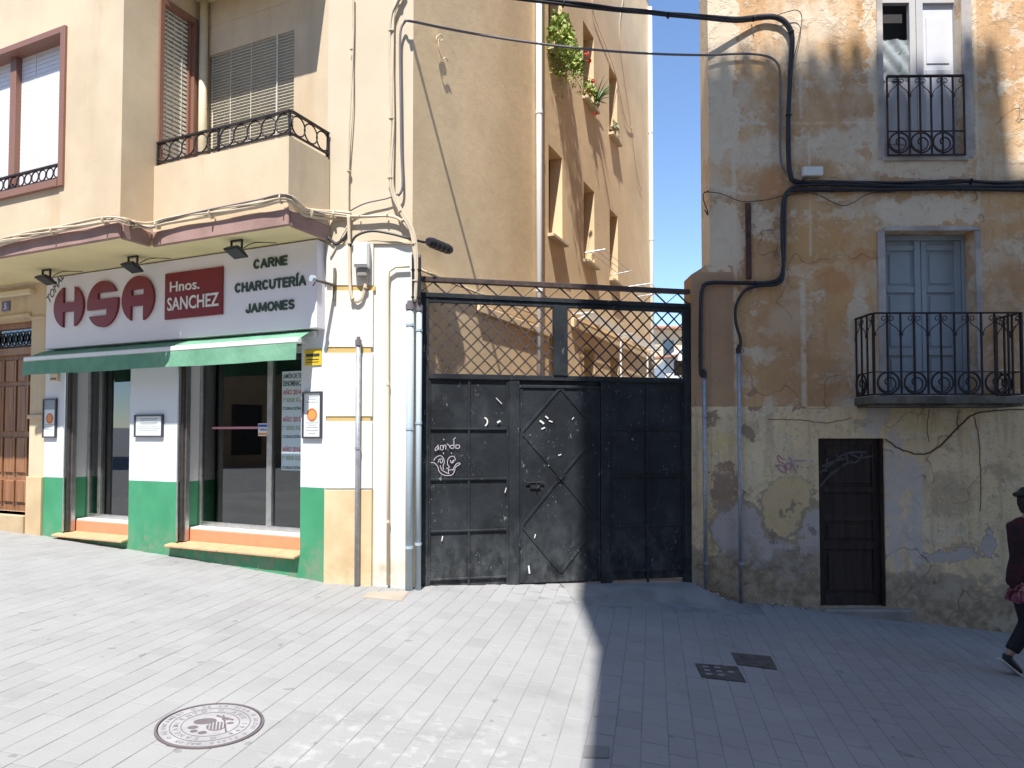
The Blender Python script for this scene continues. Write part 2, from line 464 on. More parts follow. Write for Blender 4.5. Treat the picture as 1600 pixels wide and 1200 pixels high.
def paver_mat():
    n = N('grey_paver')
    oi = n.node('ShaderNodeObjectInfo').outputs['Random']
    isl = n.node('ShaderNodeNewGeometry').outputs['Random Per Island']
    r = n.math('FRACT', n.math('ADD', n.math('MULTIPLY', oi, 7.3), isl))
    k = n.mix(n.math('POWER', r, .35), c(.255, .253, .25), c(.295, .293, .288))
    k = n.mix(n.math('MULTIPLY', n.step(n.noise(.9, 6), .4, .7), .5), k, c(.33, .33, .325))
    k = n.mix(n.math('MULTIPLY', n.step(n.noise(2.3, 6, off=4), .55, .72), .35), k, c(.2, .2, .2))
    sp = n.step(n.noise(26, 4, off=9), .68, .74)
    k = n.mix(n.math('MULTIPLY', sp, .5), k, c(.14, .14, .14))
    gum = n.math('MULTIPLY', n.step(n.noise(7, 2, .4, off=19), .735, .75), .45)
    k = n.mix(gum, k, c(.12, .12, .12))
    k = n.mix(n.math('MULTIPLY', n.step(n.noise(.55, 7, .7, off=23), .50, .62), .28), k, c(.2, .195, .185))
    n.pos()
    wht = n.math('MULTIPLY', n.step(n.noise(11, 7, off=14), .5, .66), n.step(n.blob(-.55, .0, .9, 99), 0, .5))
    wy = n.math('MULTIPLY', n.step(n.xyz['Y'], 4.3, 3.9), n.step(n.xyz['Y'], 3.0, 3.5))
    k = n.mix(n.math('MULTIPLY', n.math('MULTIPLY', wht, wy), .3), k, c(.5, .5, .49))
    n.bump(n.math('ADD', n.noise(90, 5), n.noise(18, 4, off=2)), .35, .004)
    return n.done(k, .82, spec=.3)
M['paver'] = paver_mat()
PW, PL, GAP = .150, .245, .0028
qd = Vector((.9797, -.2, 0)); pd = Vector((.2, .9797, 0))
hx, hy = (PW - GAP) / 2, (PL - GAP) / 2
def paver_geo():
    b = .003; v = []
    for z, i in ((-.02, 0), (-.002, 0), (0, b)):
        v += [Vector((sx * (hx - i), sy * (hy - i), z)) for sx, sy in ((-1, -1), (1, -1), (1, 1), (-1, 1))]
    f = [(8, 9, 10, 11)]
    for l in (0, 4):
        f += [(l + j, l + (j + 1) % 4, l + 4 + (j + 1) % 4, l + 4 + j) for j in range(4)]
    return v, f
pv, pf = paver_geo()
def project(p):
    d = p - Vector((0, 0, CZ)); fw = d.y * math.cos(PITCH) + d.z * math.sin(PITCH); up = -d.y * math.sin(PITCH) + d.z * math.cos(PITCH)
    return PX + F * d.x / fw, PY - F * up / fw, fw
pave = thing('pavement', MB().box(WF, -.01, .01, -.01, .01, -3, -2.99), M['mortar'], '', '', kind='structure')
bpy.data.objects.remove(pave)
pave = bpy.data.objects.new('pavement', None); C.objects.link(pave); pave['kind'] = 'structure'; pave.location = (0, 0, 0)
ORG['pavement'] = Vector((0, 0, 0))
cands = []
for i in range(-75, 76):
    off = (i % 2) * .5 + random.uniform(-.12, .12)
    for j in range(-10, 52):
        ctr = qd * (i * PW) + pd * ((j + off) * PL)
        if not (-9.5 < ctr.x < 9.5 and 1.6 < ctr.y < ymax(ctr.x) + .05): continue
        z = g(ctr.x, ctr.y)
        gp = Vector((ctr.x, ctr.y, 0)) - GT.o
        if gp.dot(GT.n) < .56 and gp.dot(GT.u) > 1.55 and gp.dot(GT.u) < 3.6: continue
        a = qd * .07; b_ = pd * .12
        ux = Vector((qd.x, qd.y, (g(ctr.x + a.x, ctr.y + a.y) - g(ctr.x - a.x, ctr.y - a.y)) / .14)).normalized()
        uy = Vector((pd.x, pd.y, (g(ctr.x + b_.x, ctr.y + b_.y) - g(ctr.x - b_.x, ctr.y - b_.y)) / .24))
        uz = ux.cross(uy).normalized(); uy = uz.cross(ux).normalized()
        pos = Vector((ctr.x, ctr.y, z + random.uniform(-.0007, .0007)))
        tilt = Matrix.Rotation(random.uniform(-.004, .004), 3, 'X') @ Matrix.Rotation(random.uniform(-.005, .005), 3, 'Y') @ Matrix.Rotation(random.uniform(-.008, .008), 3, 'Z')
        m3 = Matrix((ux, uy, uz)).transposed() @ tilt
        x_, y_, d_ = project(pos)
        area = (1e4 / d_ ** 3) if (0 < x_ < 1600 and 0 < y_ < 1200) else 0
        cands.append((area, pos, m3))
cands.sort(key=lambda t: -t[0])
pm = bpy.data.meshes.new('paver'); pm.from_pydata(pv, [], pf); pm.materials.append(M['paver'])
for area, pos, m3 in cands[:300]:
    o = bpy.data.objects.new('paver', pm); C.objects.link(o); o.parent = pave
    o.matrix_local = Matrix.Translation(pos) @ m3.to_4x4()
mb = MB()
for area, pos, m3 in cands[300:]:
    mb.add([pos + m3 @ v for v in pv], pf)
part('distant_pavers', mb, M['paver'], pave, kind='stuff')
# smooth cement apron that ramps up to the right half of the gate
mb = MB(); nu_, nw_ = 40, 16
for i in range(nu_ + 1):
    for j in range(nw_ + 1):
        p = GT.P(1.50 + 2.0 * i / nu_, -.05 + .64 * j / nw_, 0); mb.v.append(Vector((p.x, p.y, g(p.x, p.y) + (.003 if j < nw_ else -.01))))
mb.f = [(i * (nw_ + 1) + j, (i + 1) * (nw_ + 1) + j, (i + 1) * (nw_ + 1) + j + 1, i * (nw_ + 1) + j + 1) for i in range(nu_) for j in range(nw_)]
thing('cement_ramp', mb, plaster('ramp_cement', c(.29, .285, .27), .15, 3, .5, c(.2, .19, .18), .5), '', '', kind='structure', smooth=True)

# ------------------------------------------------------------------ buildings across the street (behind the camera; the tall one throws the shade)
t = root('tall_building', 'tall plain rendered block across the street with tiled eaves, throwing the shade', 'building', (3, -1.5, -1))
mb = MB(); hl = []
for r in range(6):
    for x in (1.0, 3.4, 5.8, 8.2): hl.append((x, x + 1.0, 1.2 + r * 3.1, 3.1 + r * 3.1))
OF = Frame((0, -1.5), u=(-1, 0))   # faces +Y
hl2 = [(-b, -a, c_, d) for a, b, c_, d in hl]
wall(mb, OF, -14, .38, -2, 15.3, [h for h in hl2 if h[3] < 15.3], 0, .3)
mb.box(OF, .08, .38, -8, -.3, -2, 15.3)
mb.box(OF, -14, .38, -8, 0, 15.3, 15.35)
mb.box(OF, -4.17, .61, -8, .02, 15.35, 22.15)
mb.box(OF, -14, -4.172, -8, 0, 15.35, 21.2)
part('wall', mb, M['opp'], t)
mb = MB(); mb.box(OF, -4.17, .61, -8, .15, 22.15, 22.22)
part('roof', mb, M['roof_tile'], t)
mb = MB(); x = -4.05
while x < .6:
    mb.tube([OF.P(x, -3, 22.30), OF.P(x, .20 + random.uniform(-.03, .03), 22.30)], .10, 8); x += .25
part('eave_tiles', mb, M['roof_tile'], t, kind='stuff')
for h in [h for h in hl2 if h[3] < 15.3]:
    part('window', MB().box(OF, h[0], h[1], -.22, -.18, h[2], h[3]), M['dark_glass'], t)
t = root('low_building', 'low pale house across the street seen only in the shop glass', 'building', (-6, -4, -1))
LF = Frame((-1.2, -4), u=(-1, 0)); mb = MB()
lh = [(a, a + 1.1, z0, z0 + 1.5) for a in (1, 3.4, 5.8, 8.2) for z0 in (1.3, 4.3)]
wall(mb, LF, 0, 16, -1, 7.6, lh, 0, .3); mb.box(LF, 0, 16, -6, -.3, 7.3, 7.6)
part('wall', mb, M['cream'], t)
for h in lh: part('window', MB().box(LF, h[0], h[1], -.2, -.16, h[2], h[3]), M['room_dark'], t)

t = root('reflection_house', 'ochre house added beyond the left edge to darken the reflection in the shop glass', 'building', (-17, 0, 0))  # unseen house, added so the shop glass reflects a building instead of bright sky
EF = Frame((-17, -9), u=(0, 1)); mb = MB()
lh = [(a, a + 1.0, z0, z0 + 1.6) for a in (1, 3.5, 6, 8.5, 11) for z0 in (.9, 4.0, 7.1)]
wall(mb, EF, 0, 14, -1, 11, lh, 0, .3); mb.box(EF, 0, 14, -6, -.3, 10.6, 11)
part('wall', mb, plaster('ochre_house', c(.30, .22, .14), .1), t)
for h in lh: part('window', MB().box(EF, h[0], h[1], -.2, -.16, h[2], h[3]), M['room_dark'], t)

# ------------------------------------------------------------------ corner building (left)
cb = root('corner_building', 'cream rendered corner building with ground floor shop and projecting balconies', 'building', (-1.88, 6.95, 0))
U = SH.U
uo1, uo2 = U(103), U(204)                 # narrow opening
ud1, ud2 = U(278, 0, 700), U(470, 0, 700) # wide opening
uL = U(68, 0, 750)                        # left end of the shop front
uW = U(45, 0, 700)                        # portal right jamb
holes = [(uo1, uo2, .30, 2.52), (ud1, ud2, .30, 2.52)]
mb = MB(); wall(mb, SH, uL, 0, -1.3, 3.5, holes, 0, .34)
part('shop_wall', mb, M['shop_wall'], cb)
mb = MB(); wall(mb, SH, -9.5, uL, -1.3, 3.5, [(uW - 1.5, uW, .50, 3.06)], -.003, .34)
part('wall', mb, M['cream'], cb)
# upper wall behind the balconies, with the big blind window
mb = MB(); wall(mb, SH, -9.5, 0, 3.62, 12, [(U(322, 0, 150), U(459, 0, 150), 3.9, 6.12)], 0, .34)
part('wall', mb, M['cream'], cb)
ue = 1.881 - 1.011
mb = MB(); wall(mb, CH, 0, ue, -1.3, 12, (), 0, .34)
part('corner_pier', mb, M['pier'], cb)
# raised pilaster on the pier
mb = MB(); up_ = CH.U(583)
zb = [CH.Z(545, y) for y in (765, 658, 651, 552, 543, 455, 447)]
pil = MB()
for z0, z1 in ((-.8, zb[0]), (zb[0] + .012, zb[1]), (zb[2], zb[3]), (zb[4], zb[5]), (zb[6], 3.46)):
    pil.box(CH, .004, up_, 0, .03, z0, z1)
part('pilaster', pil, M['pier'], cb, bevel=.004)
M['band'] = plain('ochre_band_paint', c(.55, .38, .13), .7, var=.15)
for z0, z1, a, b in ((zb[1], zb[2], 512, 580), (zb[3], zb[4], 512, 580), (zb[5], zb[6], 518, 586)):
    part('groove_band', MB().box(CH, CH.U(a), CH.U(b), 0, .022, z0 + .002, z1 - .002), M['band'], cb)
zc = CH.Z(600, 379)
part('string_course', MB().box(CH, CH.U(553), ue + .01, 0, .02, zc - .02, zc + .01), M['pier'], cb, bevel=.004)
# alley flank
def AZw(x0, x1, ys0, ys1):  # window from pixels of its near edge
    u0, z0 = AL.px(x0, ys0); u1, z1 = AL.px(x0, ys1); return (u0, AL.U(x1, 0, (ys0 + ys1) / 2), z0, z1)
colU = [(3.80, 4.40), (5.48, 6.09), (7.08, 7.66)]
zA = (AL.Z(858, 366), AL.Z(858, 226)); rows = [(zA[0] - 2.88, zA[0] - 2.88 + 1.37), zA, (zA[0] + 2.88, zA[0] + 2.88 + 1.37)]
ah = [(a, b, z0, z1) for a, b in colU for z0, z1 in rows]
mb = MB(); wall(mb, AL, 0, 10.5, -1.3, 12, ah, 0, .3)
part('alley_wall', mb, M['alley'], cb)
for a, b in colU:
    for ri, (z0, z1) in enumerate(rows):
        w_ = part('window', MB().box(AL, a, b, -.29, -.25, z0, z1).box(AL, a, a + .05, -.25, -.21, z0, z1).box(AL, b - .05, b, -.25, -.21, z0, z1).box(AL, a, b, -.25, -.21, z1 - .22, z1), M['brown_frame'] if ri else M['white_blind'], cb)
        part('pane', MB().box(AL, a + .06, b - .06, -.245, -.235, z0 + .04, z1 - .24), M['dark_glass'], w_)
        part('window_sill', MB().box(AL, a - .04, b + .05, -.2, .10, z0 - .05, z0 + .002), M['cream'], cb, bevel=.006)
# roof
mb = MB()
ro = [SH.P(-9.5, .0, 0), SH.P(0, 0, 0), CH.P(ue, 0, 0), AL.P(10.5, 0, 0), AL.P(10.5, -10, 0)]
poly = [(p.x, p.y) for p in ro]
mb.add([Vector((x, y, 12.002)) for x, y in poly] + [Vector((x, y, 12.2)) for x, y in poly],
       [tuple(range(5)), tuple(range(9, 4, -1))] + [(i, (i + 1) % 5, (i + 1) % 5 + 5, i + 5) for i in range(5)])
part('roof', mb, M['concrete'], cb)
# floor slab / soffit with mauve fascia: balcony w .59, bay w .96
uB = U(240, .59, 300)  # balcony starts at the bay return
part('soffit', MB().box(SH, -9.5, uB, .0, .945, 3.50, 3.55).box(SH, uB, .02, 0, .575, 3.50, 3.55), M['soffit'], cb)
part('floor_slab', MB().box(SH, -9.5, uB - .01, .001, .94, 3.551, 3.619).box(SH, uB, .015, .001, .57, 3.551, 3.619), M['cream'], cb)
fa = MB().box(SH, -9.5, uB + .015, .945, .985, 3.485, 3.645).box(SH, uB - .025, uB + .015, .615, .943, 3.485, 3.645)
fa.box(SH, uB + .017, .045, .575, .613, 3.485, 3.645).box(SH, .02, .045, .0, .573, 3.485, 3.645)
part('cornice', fa, M['fascia'], cb, bevel=.012)
# bay body (two visible faces) and its return window
bz0, bz1 = 3.62, 6.36
uf = lambda x, y: SH.px(x, y, .96)
wl0, wl1 = uf(-170, 280)[0], uf(99, 280)[0]
wz0, wz1 = 4.20, 5.80
mb = MB(); wall(mb, SH, -9.5, uB, bz0, 12, [(wl0, wl1, wz0, wz1)], .96, .2)
part('bay_wall', mb, M['cream'], cb)
RT = Frame((SH.P(uB, .96, 0).x, SH.P(uB, .96, 0).y), u=(.41, .912))   # return face looking down the street
ra, rb_ = RT.px(247, 150)[0], RT.px(306, 150)[0]
mb = MB(); wall(mb, RT, 0.2, .958, bz0, 12, [(ra, min(rb_, .93), 4.3, 6.18)], 0, .15)
part('bay_return', mb, M['cream'], cb)
# rest of the floors above: balcony slab + parapet of next floor
for z in (6.40,):
    part('upper_soffit', MB().box(SH, uB, .02, .001, .60, z, z + .10), M['soffit'], cb)
    pz = MB().box(SH, uB + .002, .03, .48, .60, z + .10, z + .95).box(SH, -.09, .03, .001, .479, z + .10, z + .95)
    part('upper_parapet', pz, M['cream'], cb)
# first-floor balcony parapet
pt = 4.34
part('balcony_parapet', MB().box(SH, uB + .002, .03, .47, .59, 3.62, pt), M['cream'], cb)
part('balcony_parapet', MB().box(SH, -.09, .03, .001, .47, 3.62, pt), M['cream'], cb)
# balcony railing: rails, posts, rings
def ring_rail(fr, u0, u1, w, z0, z1, par, n, cap=True, mat='iron', posts=()):
    mb = MB().box(fr, u0, u1, w - .012, w + .012, z0, z0 + .014).box(fr, u0, u1, w - .016, w + .016, z1 - .018, z1)
    for p in posts: mb.box(fr, p - .01, p + .01, w - .01, w + .01, z0 - .05, z1 - .018)
    r = part('railing', mb, M[mat], par)
    st = (u1 - u0) / n; rad = (z1 - z0 - .045) / 2
    for i in range(n):
        part('ring', MB().ring(fr, u0 + st * (i + .5), w, z0 + .014 + rad + .004, rad, .0075, 18, 5, 1.0), M[mat], r, smooth=True)
    return r
ring_rail(SH, uB + .01, .02, .56, pt + .035, pt + .265, cb, int(round((-uB) / .178)), posts=(uB + .02, .01, -.9))
RC = Frame((SH.P(.02, .56, 0).x, SH.P(.02, .56, 0).y), u=(.41, .912))
ring_rail(RC, .02, .55, 0, pt + .035, pt + .265, cb, 3, posts=(.54,))
# blind hung in the balcony window
def blind(fr, u0, u1, z0, z1, w, pitch, mat, parent, t=.005, wd=.05, name='slats'):
    mb = MB(); z = z0
    while z < z1:
        P = [fr.P(u, w + dw, z + dz) for u in (u0, u1) for dw, dz in ((-wd / 3, .010), (wd / 3, -.010), (wd / 3, -.010 + t), (-wd / 3, .010 + t))]
        mb.add(P, [(0, 1, 2, 3), (7, 6, 5, 4), (0, 4, 5, 1), (1, 5, 6, 2), (2, 6, 7, 3), (3, 7, 4, 0)]); z += pitch
    for k_ in (.25, .5, .8):
        u = u0 + (u1 - u0) * k_; mb.box(fr, u - .003, u + .003, w + wd / 3 + .001, w + wd / 3 + .004, z0, z1)
    return part(name, mb, M[mat], parent, kind='stuff')
a, b = U(322, 0, 150), U(459, 0, 150)
bw = part('balcony_window', MB().box(SH, a, b, -.30, -.26, 3.9, 6.12), M['room_dark'], cb)
part('blind_backing', MB().box(SH, a + .02, b - .02, -.058, -.052, 3.9, 5.82), M['blind'], bw)  # cream panel added behind the slats so the gaps between them look bright
blind(SH, a + .06, b - .01, 3.92, 5.80, -.03, .034, 'blind', bw)
part('blind_cord', MB().cyl(SH.P(a + (b - a) * .82, -.0, 5.8), SH.P(a + (b - a) * .82, .0, 4.3), .004, 6), M['off_white'], bw)
part('head_box', MB().box(SH, a, b, -.12, -.005, 5.80, 6.12), M['cream'], bw)
part('downpipe', MB().cyl(SH.P(U(316, .07, 150), .06, 3.63), SH.P(U(316, .07, 150), .06, 6.39), .045, 14), M['cream_pipe'], cb, smooth=True)
# bay return window
rw = part('bay_window', MB().box(RT, ra, ra + .05, -.12, .025, 4.3, 6.18).box(RT, min(rb_, .93) - .05, min(rb_, .93), -.12, .025, 4.3, 6.18)
          .box(RT, ra + .05, min(rb_, .93) - .05, -.12, .025, 6.12, 6.18).box(RT, ra + .05, min(rb_, .93) - .05, -.12, .03, 4.3, 4.35).box(RT, .80, .84, -.10, -.02, 4.35, 6.12), M['brown_frame'], cb)
part('roller_backing', MB().box(RT, ra + .05, .80, -.085, -.08, 4.36, 6.12), M['blind'], rw)
blind(RT, ra + .05, .80, 4.36, 6.12, -.06, .05, 'blind', rw, .03, .04)
# bay front window
fw_ = .055
bw = part('bay_window', MB().box(SH, wl0 - .02, wl0 + fw_, .80, .99, wz0 - .06, wz1 + .05).box(SH, wl1 - fw_, wl1 + .02, .80, .99, wz0 - .06, wz1 + .05)
          .box(SH, wl0 + fw_, wl1 - fw_, .80, .99, wz1 - .02, wz1 + .05).box(SH, wl0 + fw_, wl1 - fw_, .80, 1.0, wz0 - .06, wz0 + .02)
          .box(SH, uf(6, 150)[0], uf(15, 150)[0], .81, .9, wz0, wz1), M['brown_frame'], cb, bevel=.004)
blind(SH, wl0 + fw_, wl1 - fw_, wz0 + .1, wz1 - .04, .83, .05, 'white_blind', bw, .046, .02)
ring_rail(SH, wl0 + fw_, wl1 - fw_, .95, wz0 + .04, wz0 + .20, cb, int((wl1 - wl0 - .1) / .125))

# portal door at the far left
dm = M['door_wood']
pd_ = part('door', MB().box(SH, uW - 1.5, uW, -.30, -.26, .5, 3.06).box(SH, uW - .09, uW, -.26, -.20, .5, 3.06).box(SH, uW - 1.5, uW - .09, -.26, -.20, 2.98, 3.06).box(SH, uW - 1.5, uW - .09, -.26, -.2, 2.62, 2.72), dm, cb, bevel=.004)
for i in range(4):
    a = uW - .13 - (i + 1) * .27
    for z0, z1 in ((.62, .92), (1.02, 1.5), (1.58, 2.2), (2.26, 2.56)):
        part('door_panel', MB().box(SH, a, a + .19, -.26, -.235, z0, z1), dm, pd_, bevel=.01)
        part('door_rail', MB().box(SH, a - .06, a - .02, -.26, -.225, z0, z1), dm, pd_, bevel=.004)
gl = MB().box(SH, uW - 1.5, uW - .09, -.23, -.22, 2.73, 2.75)
for i in range(9):
    gl.ring(SH, uW - .16 - i * .13, -.225, 2.85, .055, .009, 12, 5, 1.6)
part('transom_grille', gl, M['iron'], pd_)
part('transom_glass', MB().box(SH, uW - 1.5, uW - .09, -.25, -.245, 2.73, 2.97), M['dark_glass'], pd_)
part('door_step', MB().box(SH, uW - 1.6, uW - .003, -.25, .06, -.2, .5), M['ochre_tile'] if False else plaster('stone_step', c(.50, .38, .24), .1, 3), cb, bevel=.01)
um = U(45, 0, 700)
part('portal_base', MB().box(SH, uW + .002, uL - .002, -.002, .03, -.5, 1.0), plaster('beige_base', c(.60, .45, .27), .1, 2), cb, bevel=.004)
part('portal_band', MB().box(SH, uW + .002, uL - .002, -.002, .035, 1.74, 1.79), M['cream'], cb, bevel=.004)
part('portal_band', MB().box(SH, -9.5, uW - .002, -.002, .03, 3.07, 3.11), M['cream'], cb, bevel=.004)
part('portal_band', MB().box(SH, uW + .002, uL - .002, -.002, .02, 3.02, 3.06), M['cream'], cb, bevel=.004)

# shop interior
rm = MB(); rm.box(SH, uL, -.36, -4.2, -4.1, .2, 3.4).box(SH, uL, uL + .1, -4.1, -.36, .2, 3.4).box(SH, -.4, -.36, -4.1, -.36, .2, 3.4)
rm.box(SH, uL, -.36, -4.1, -.36, .38, .44).box(SH, uL, -.36, -4.1, -.36, 2.9, 2.95)
part('shop_interior', rm, M['room'], cb)
cn = MB().box(SH, -3.3, -1.0, -2.0, -1.5, .45, 1.35).box(SH, -3.3, -1.0, -1.9, -1.85, 1.35, 1.75)
part('shop_counter', cn, M['chrome'], cb)
sv = MB()
for z in (.9, 1.3, 1.7, 2.1): sv.box(SH, -3.6, -1.0, -3.9, -3.6, z, z + .03)
for i in range(16): sv.tube([SH.P(-3.4 + i * .16, -2.6, 2.75), SH.P(-3.4 + i * .16, -2.6, 2.5), SH.P(-3.4 + i * .16, -2.6, 2.05)], lambda t: .015 + .055 * t, 7)
part('hanging_hams', sv, plain('cured_ham', c(.16, .06, .035), .6), cb)
part('display_case', MB().box(SH, uo1 + .1, uo2 - .1, -1.1, -.6, .45, 1.25), M['room_dark'], cb)

# openings: tracks, risers, tiled ledges, glazed frames
def opening(u0, u1, mull, door):
    ft = SH
    part('shutter_track', MB().box(ft, u0 + .012, u0 + .05, -.10, -.02, .34, 2.5), M['dark_alu'], cb, bevel=.003)
    part('shutter_track', MB().box(ft, u0 + .001, u0 + .02, .002, .014, .34, 2.5).box(ft, u0 + .052, u0 + .075, -.1, -.05, .34, 2.5), M['chrome'], cb)
    part('shutter_track', MB().box(ft, u1 - .02, u1 - .002, -.10, -.03, .48, 2.5), M['dark_alu'], cb)
    part('riser', MB().box(ft, u0 + .002, u1 - .002, -.34, -.12, .28, .462), M['orange_tile'], cb, bevel=.004)
    part('threshold', MB().box(ft, u0 + .002, u1 - .002, -.339, -.13, .4625, .482), M['marble'], cb, bevel=.003)
    n = max(2, int(round((u1 - u0 + .12) / .26))); st = (u1 + .0 - (u0 - .10)) / n
    for i in range(n):
        a = u0 - .10 + st * i
        o_ = random.uniform(-.004, .004)
        P = [ft.P(uu, ww, zz) for uu in (a + .002, a + st - .002) for ww, zz in ((-.115, .30), (.085 + o_, .278), (.085 + o_, .305), (-.115, .335))]
        part('sill_tile', MB().add(P, [(0, 1, 2, 3), (7, 6, 5, 4), (0, 4, 5, 1), (1, 5, 6, 2), (2, 6, 7, 3), (3, 7, 4, 0)]), M['ochre_tile'], cb, bevel=.006)
    z0, z1 = .484, 2.5; w0, w1 = -.335, -.285
    f = MB().box(ft, u0 + .003, u0 + .05, w0, w1, z0, z1).box(ft, u1 - .03, u1 - .003, w0, w1, z0, z1)
    f.box(ft, u0 + .05, u1 - .03, w0, w1, z0, z0 + .05)
    f.box(ft, u0 + .05, u1 - .03, w0, w1, 2.42, z1)
    for m_, wd in mull: f.box(ft, m_ - wd / 2, m_ + wd / 2, w0, w1 + .01, z0 + .05, 2.42)
    fo = part('glazed_front', f, M['chrome'], cb, bevel=.003)
    edges = [u0 + .05] + [m_ for m_, _ in mull] + [u1 - .03]
    wds = [0] + [wd for _, wd in mull] + [0]
    for i in range(len(edges) - 1):
        part('pane', MB().box(ft, edges[i] + wds[i] / 2 + .002, edges[i + 1] - wds[i + 1] / 2 - .002, -.315, -.307, z0 + .052, 2.418), M['glass'], fo)
    return fo
um1 = SH.px(158, 700, -.3)[0]
opening(uo1, uo2, [(um1, .05)], False)
um2 = SH.px(423, 700, -.3)[0]
gf = opening(ud1, ud2, [(um2, .075)], True)
a0, a1 = SH.px(331, 670, -.3)[0], SH.px(404, 672, -.3)[0]
part('door_stripe', MB().box(SH, a0, a1, -.3055, -.303, 1.60, 1.625), plain('pink_tape', c(.55, .25, .3), .5), gf)
v0, v1 = SH.px(403, 670, -.3)[0], SH.px(418, 670, -.3)[0]
st = thing('card_sticker', MB().box(SH, v0, v1, -.3055, -.3035, 1.52, 1.66), M['paper'], 'small payment card sticker on the shop door glass reading VISA', 'sticker')
part('blue_band', MB().box(SH, v0 + .004, v1 - .004, -.3035, -.3025, 1.62, 1.65), plain('blue_ink', c(.03, .07, .35), .5), st)
part('lettering', text_mb('VISA', SH, (v0 + v1) / 2, 1.592, (v1 - v0) * .8, .028, -.3035, .001, .03), plain('navy_ink', c(.02, .04, .25), .5), st)
part('gold_band', MB().box(SH, v0 + .004, v1 - .004, -.3035, -.3025, 1.53, 1.555), M['orange'], st)

# banner on the inside of the right pane
b0, b1 = SH.px(440, 660, -.3)[0], SH.px(469, 660, -.3)[0] + .02
zt, zbn = SH.Z(455, 580, -.3), SH.Z(455, 735, -.3)
bn = thing('price_banner', MB().box(SH, b0, b1, -.3055, -.302, zbn, zt), M['banner'], 'tall pale blue paper banner of ham offers stuck on the door glass', 'banner')
lines = [('JAMÓN DE TE', 'ink', .06, 8), ('DENOMINAC.', 'ink', .045, 27), ('AÑO 2014', 'red_ink', .05, 49), ('1ª SERIE KG', 'olive_ink', .035, 71), ('CURACIÓN', 'ink', .03, 92),
         ('AÑO 2015', 'red_ink', .05, 120), ('1ª SERIE KG', 'olive_ink', .035, 144), ('CURACIÓN', 'ink', .03, 166), ('AÑO 2016', 'red_ink', .05, 199), ('1ª SERIE KG', 'olive_ink', .035, 223), ('CURACIÓN', 'ink', .03, 247)]
for tx, mt, h, yy in lines:
    z = zt - (yy / 260) * (zt - zbn) - .02
    part('lettering', text_mb(tx, SH, (b0 + b1) / 2, z, (b1 - b0) * .90, h * 1.35, -.302, .0015, .02), M[mt], bn)

# shop sign
w0 = .13
s0, s1 = U(72, w0, 480), -.012
zs0, zs1 = 2.60, 3.485
sg = root('shop_sign', 'long white fascia sign board with dark red HSA letters and Hnos. SANCHEZ plaque', 'sign', SH.P((s0 + s1) / 2, .06, zs0))
part('board', MB().box(SH, s0, s1, .002, w0, zs0, zs1), M['sign_white'], sg, bevel=.004)
for i in range(1, 4):
    pass
def sp(x, y): return SH.px(x, y, w0 + .02)
def circ_letter(kind, x0, x1, y0, y1):
    (ua, zt_), (ub, zb_) = sp(x0, (y0 + y1) / 2), sp(x1, (y0 + y1) / 2)
    zt_ = sp((x0 + x1) / 2, y0)[1]; zb_ = sp((x0 + x1) / 2, y1)[1]
    cu, cz, ru, rz = (ua + ub) / 2, (zt_ + zb_) / 2, (ub - ua) / 2, (zt_ - zb_) / 2
    def arc(a0, a1, n=22): return [(math.cos(R(a0 + (a1 - a0) * i / n)), math.sin(R(a0 + (a1 - a0) * i / n))) for i in range(n + 1)]
    ac, as_ = lambda x: math.degrees(math.acos(x)), lambda y: math.degrees(math.asin(y))
    hole = None
    if kind == 'H':
        l, r = -.36, .40
        pts = arc(ac(r), -ac(r + .0)) + [(r, -.22), (l + .0, -.22)] + arc(360 - ac(l), ac(l)) + [(l, .20), (r, .20)]
    elif kind == 'S':
        y1_, y2_, y3_, y4_ = .50, .22, -.22, -.50
        pts = arc(as_(y1_), 180 - as_(y3_)) + [(.28, y3_), (.28, y4_)] + arc(180 - as_(y4_), 360 + as_(y2_)) + [(-.30, y2_), (-.30, y1_)]
    else:
        l, r = -.42, .36
        pts = arc(-ac(r), 180 + ac(-l)) + [(l, -.30), (r, -.30)]
        hole = [(-.38, .16), (.38, .16), (.38, .42), (-.38, .42)]
    T = lambda L: [(cu + x * ru, cz + y * rz) for x, y in L]
    return MB().prism(SH, T(pts), w0 + .002, w0 + .03, [T(hole)] if hole else ())
part('letter', circ_letter('H', 85, 131, 446, 513), M['sign_red'], sg)
part('letter', circ_letter('S', 137, 185, 439, 511), M['sign_red'], sg)
part('letter', circ_letter('A', 191, 241, 431, 503), M['sign_red'], sg)
(pa, pz1), (pb, pz0) = sp(258, 428), sp(347, 491)
pq = part('plaque', MB().box(SH, pa, pb, w0 + .002, w0 + .022, pz0, pz1), M['sign_red'], sg, bevel=.003)
def put_text(tx, x0, x1, yt, yb, mat, par, wz, bold=.0, depth=.006):
    xm = (x0 + x1) / 2
    ua, ub = SH.px(x0, (yt + yb) / 2, wz)[0], SH.px(x1, (yt + yb) / 2, wz)[0]
    za, zb2 = SH.px(xm, yt, wz)[1], SH.px(xm, yb, wz)[1]
    return part('lettering', text_mb(tx, SH, (ua + ub) / 2, (za + zb2) / 2, ub - ua, za - zb2, wz, depth, bold), M[mat], par)
put_text('Hnos.', 266, 312, 438, 454, 'off_white', pq, w0 + .0225, .012)
put_text('SANCHEZ', 262, 342, 461, 482, 'off_white', pq, w0 + .0225, .016)
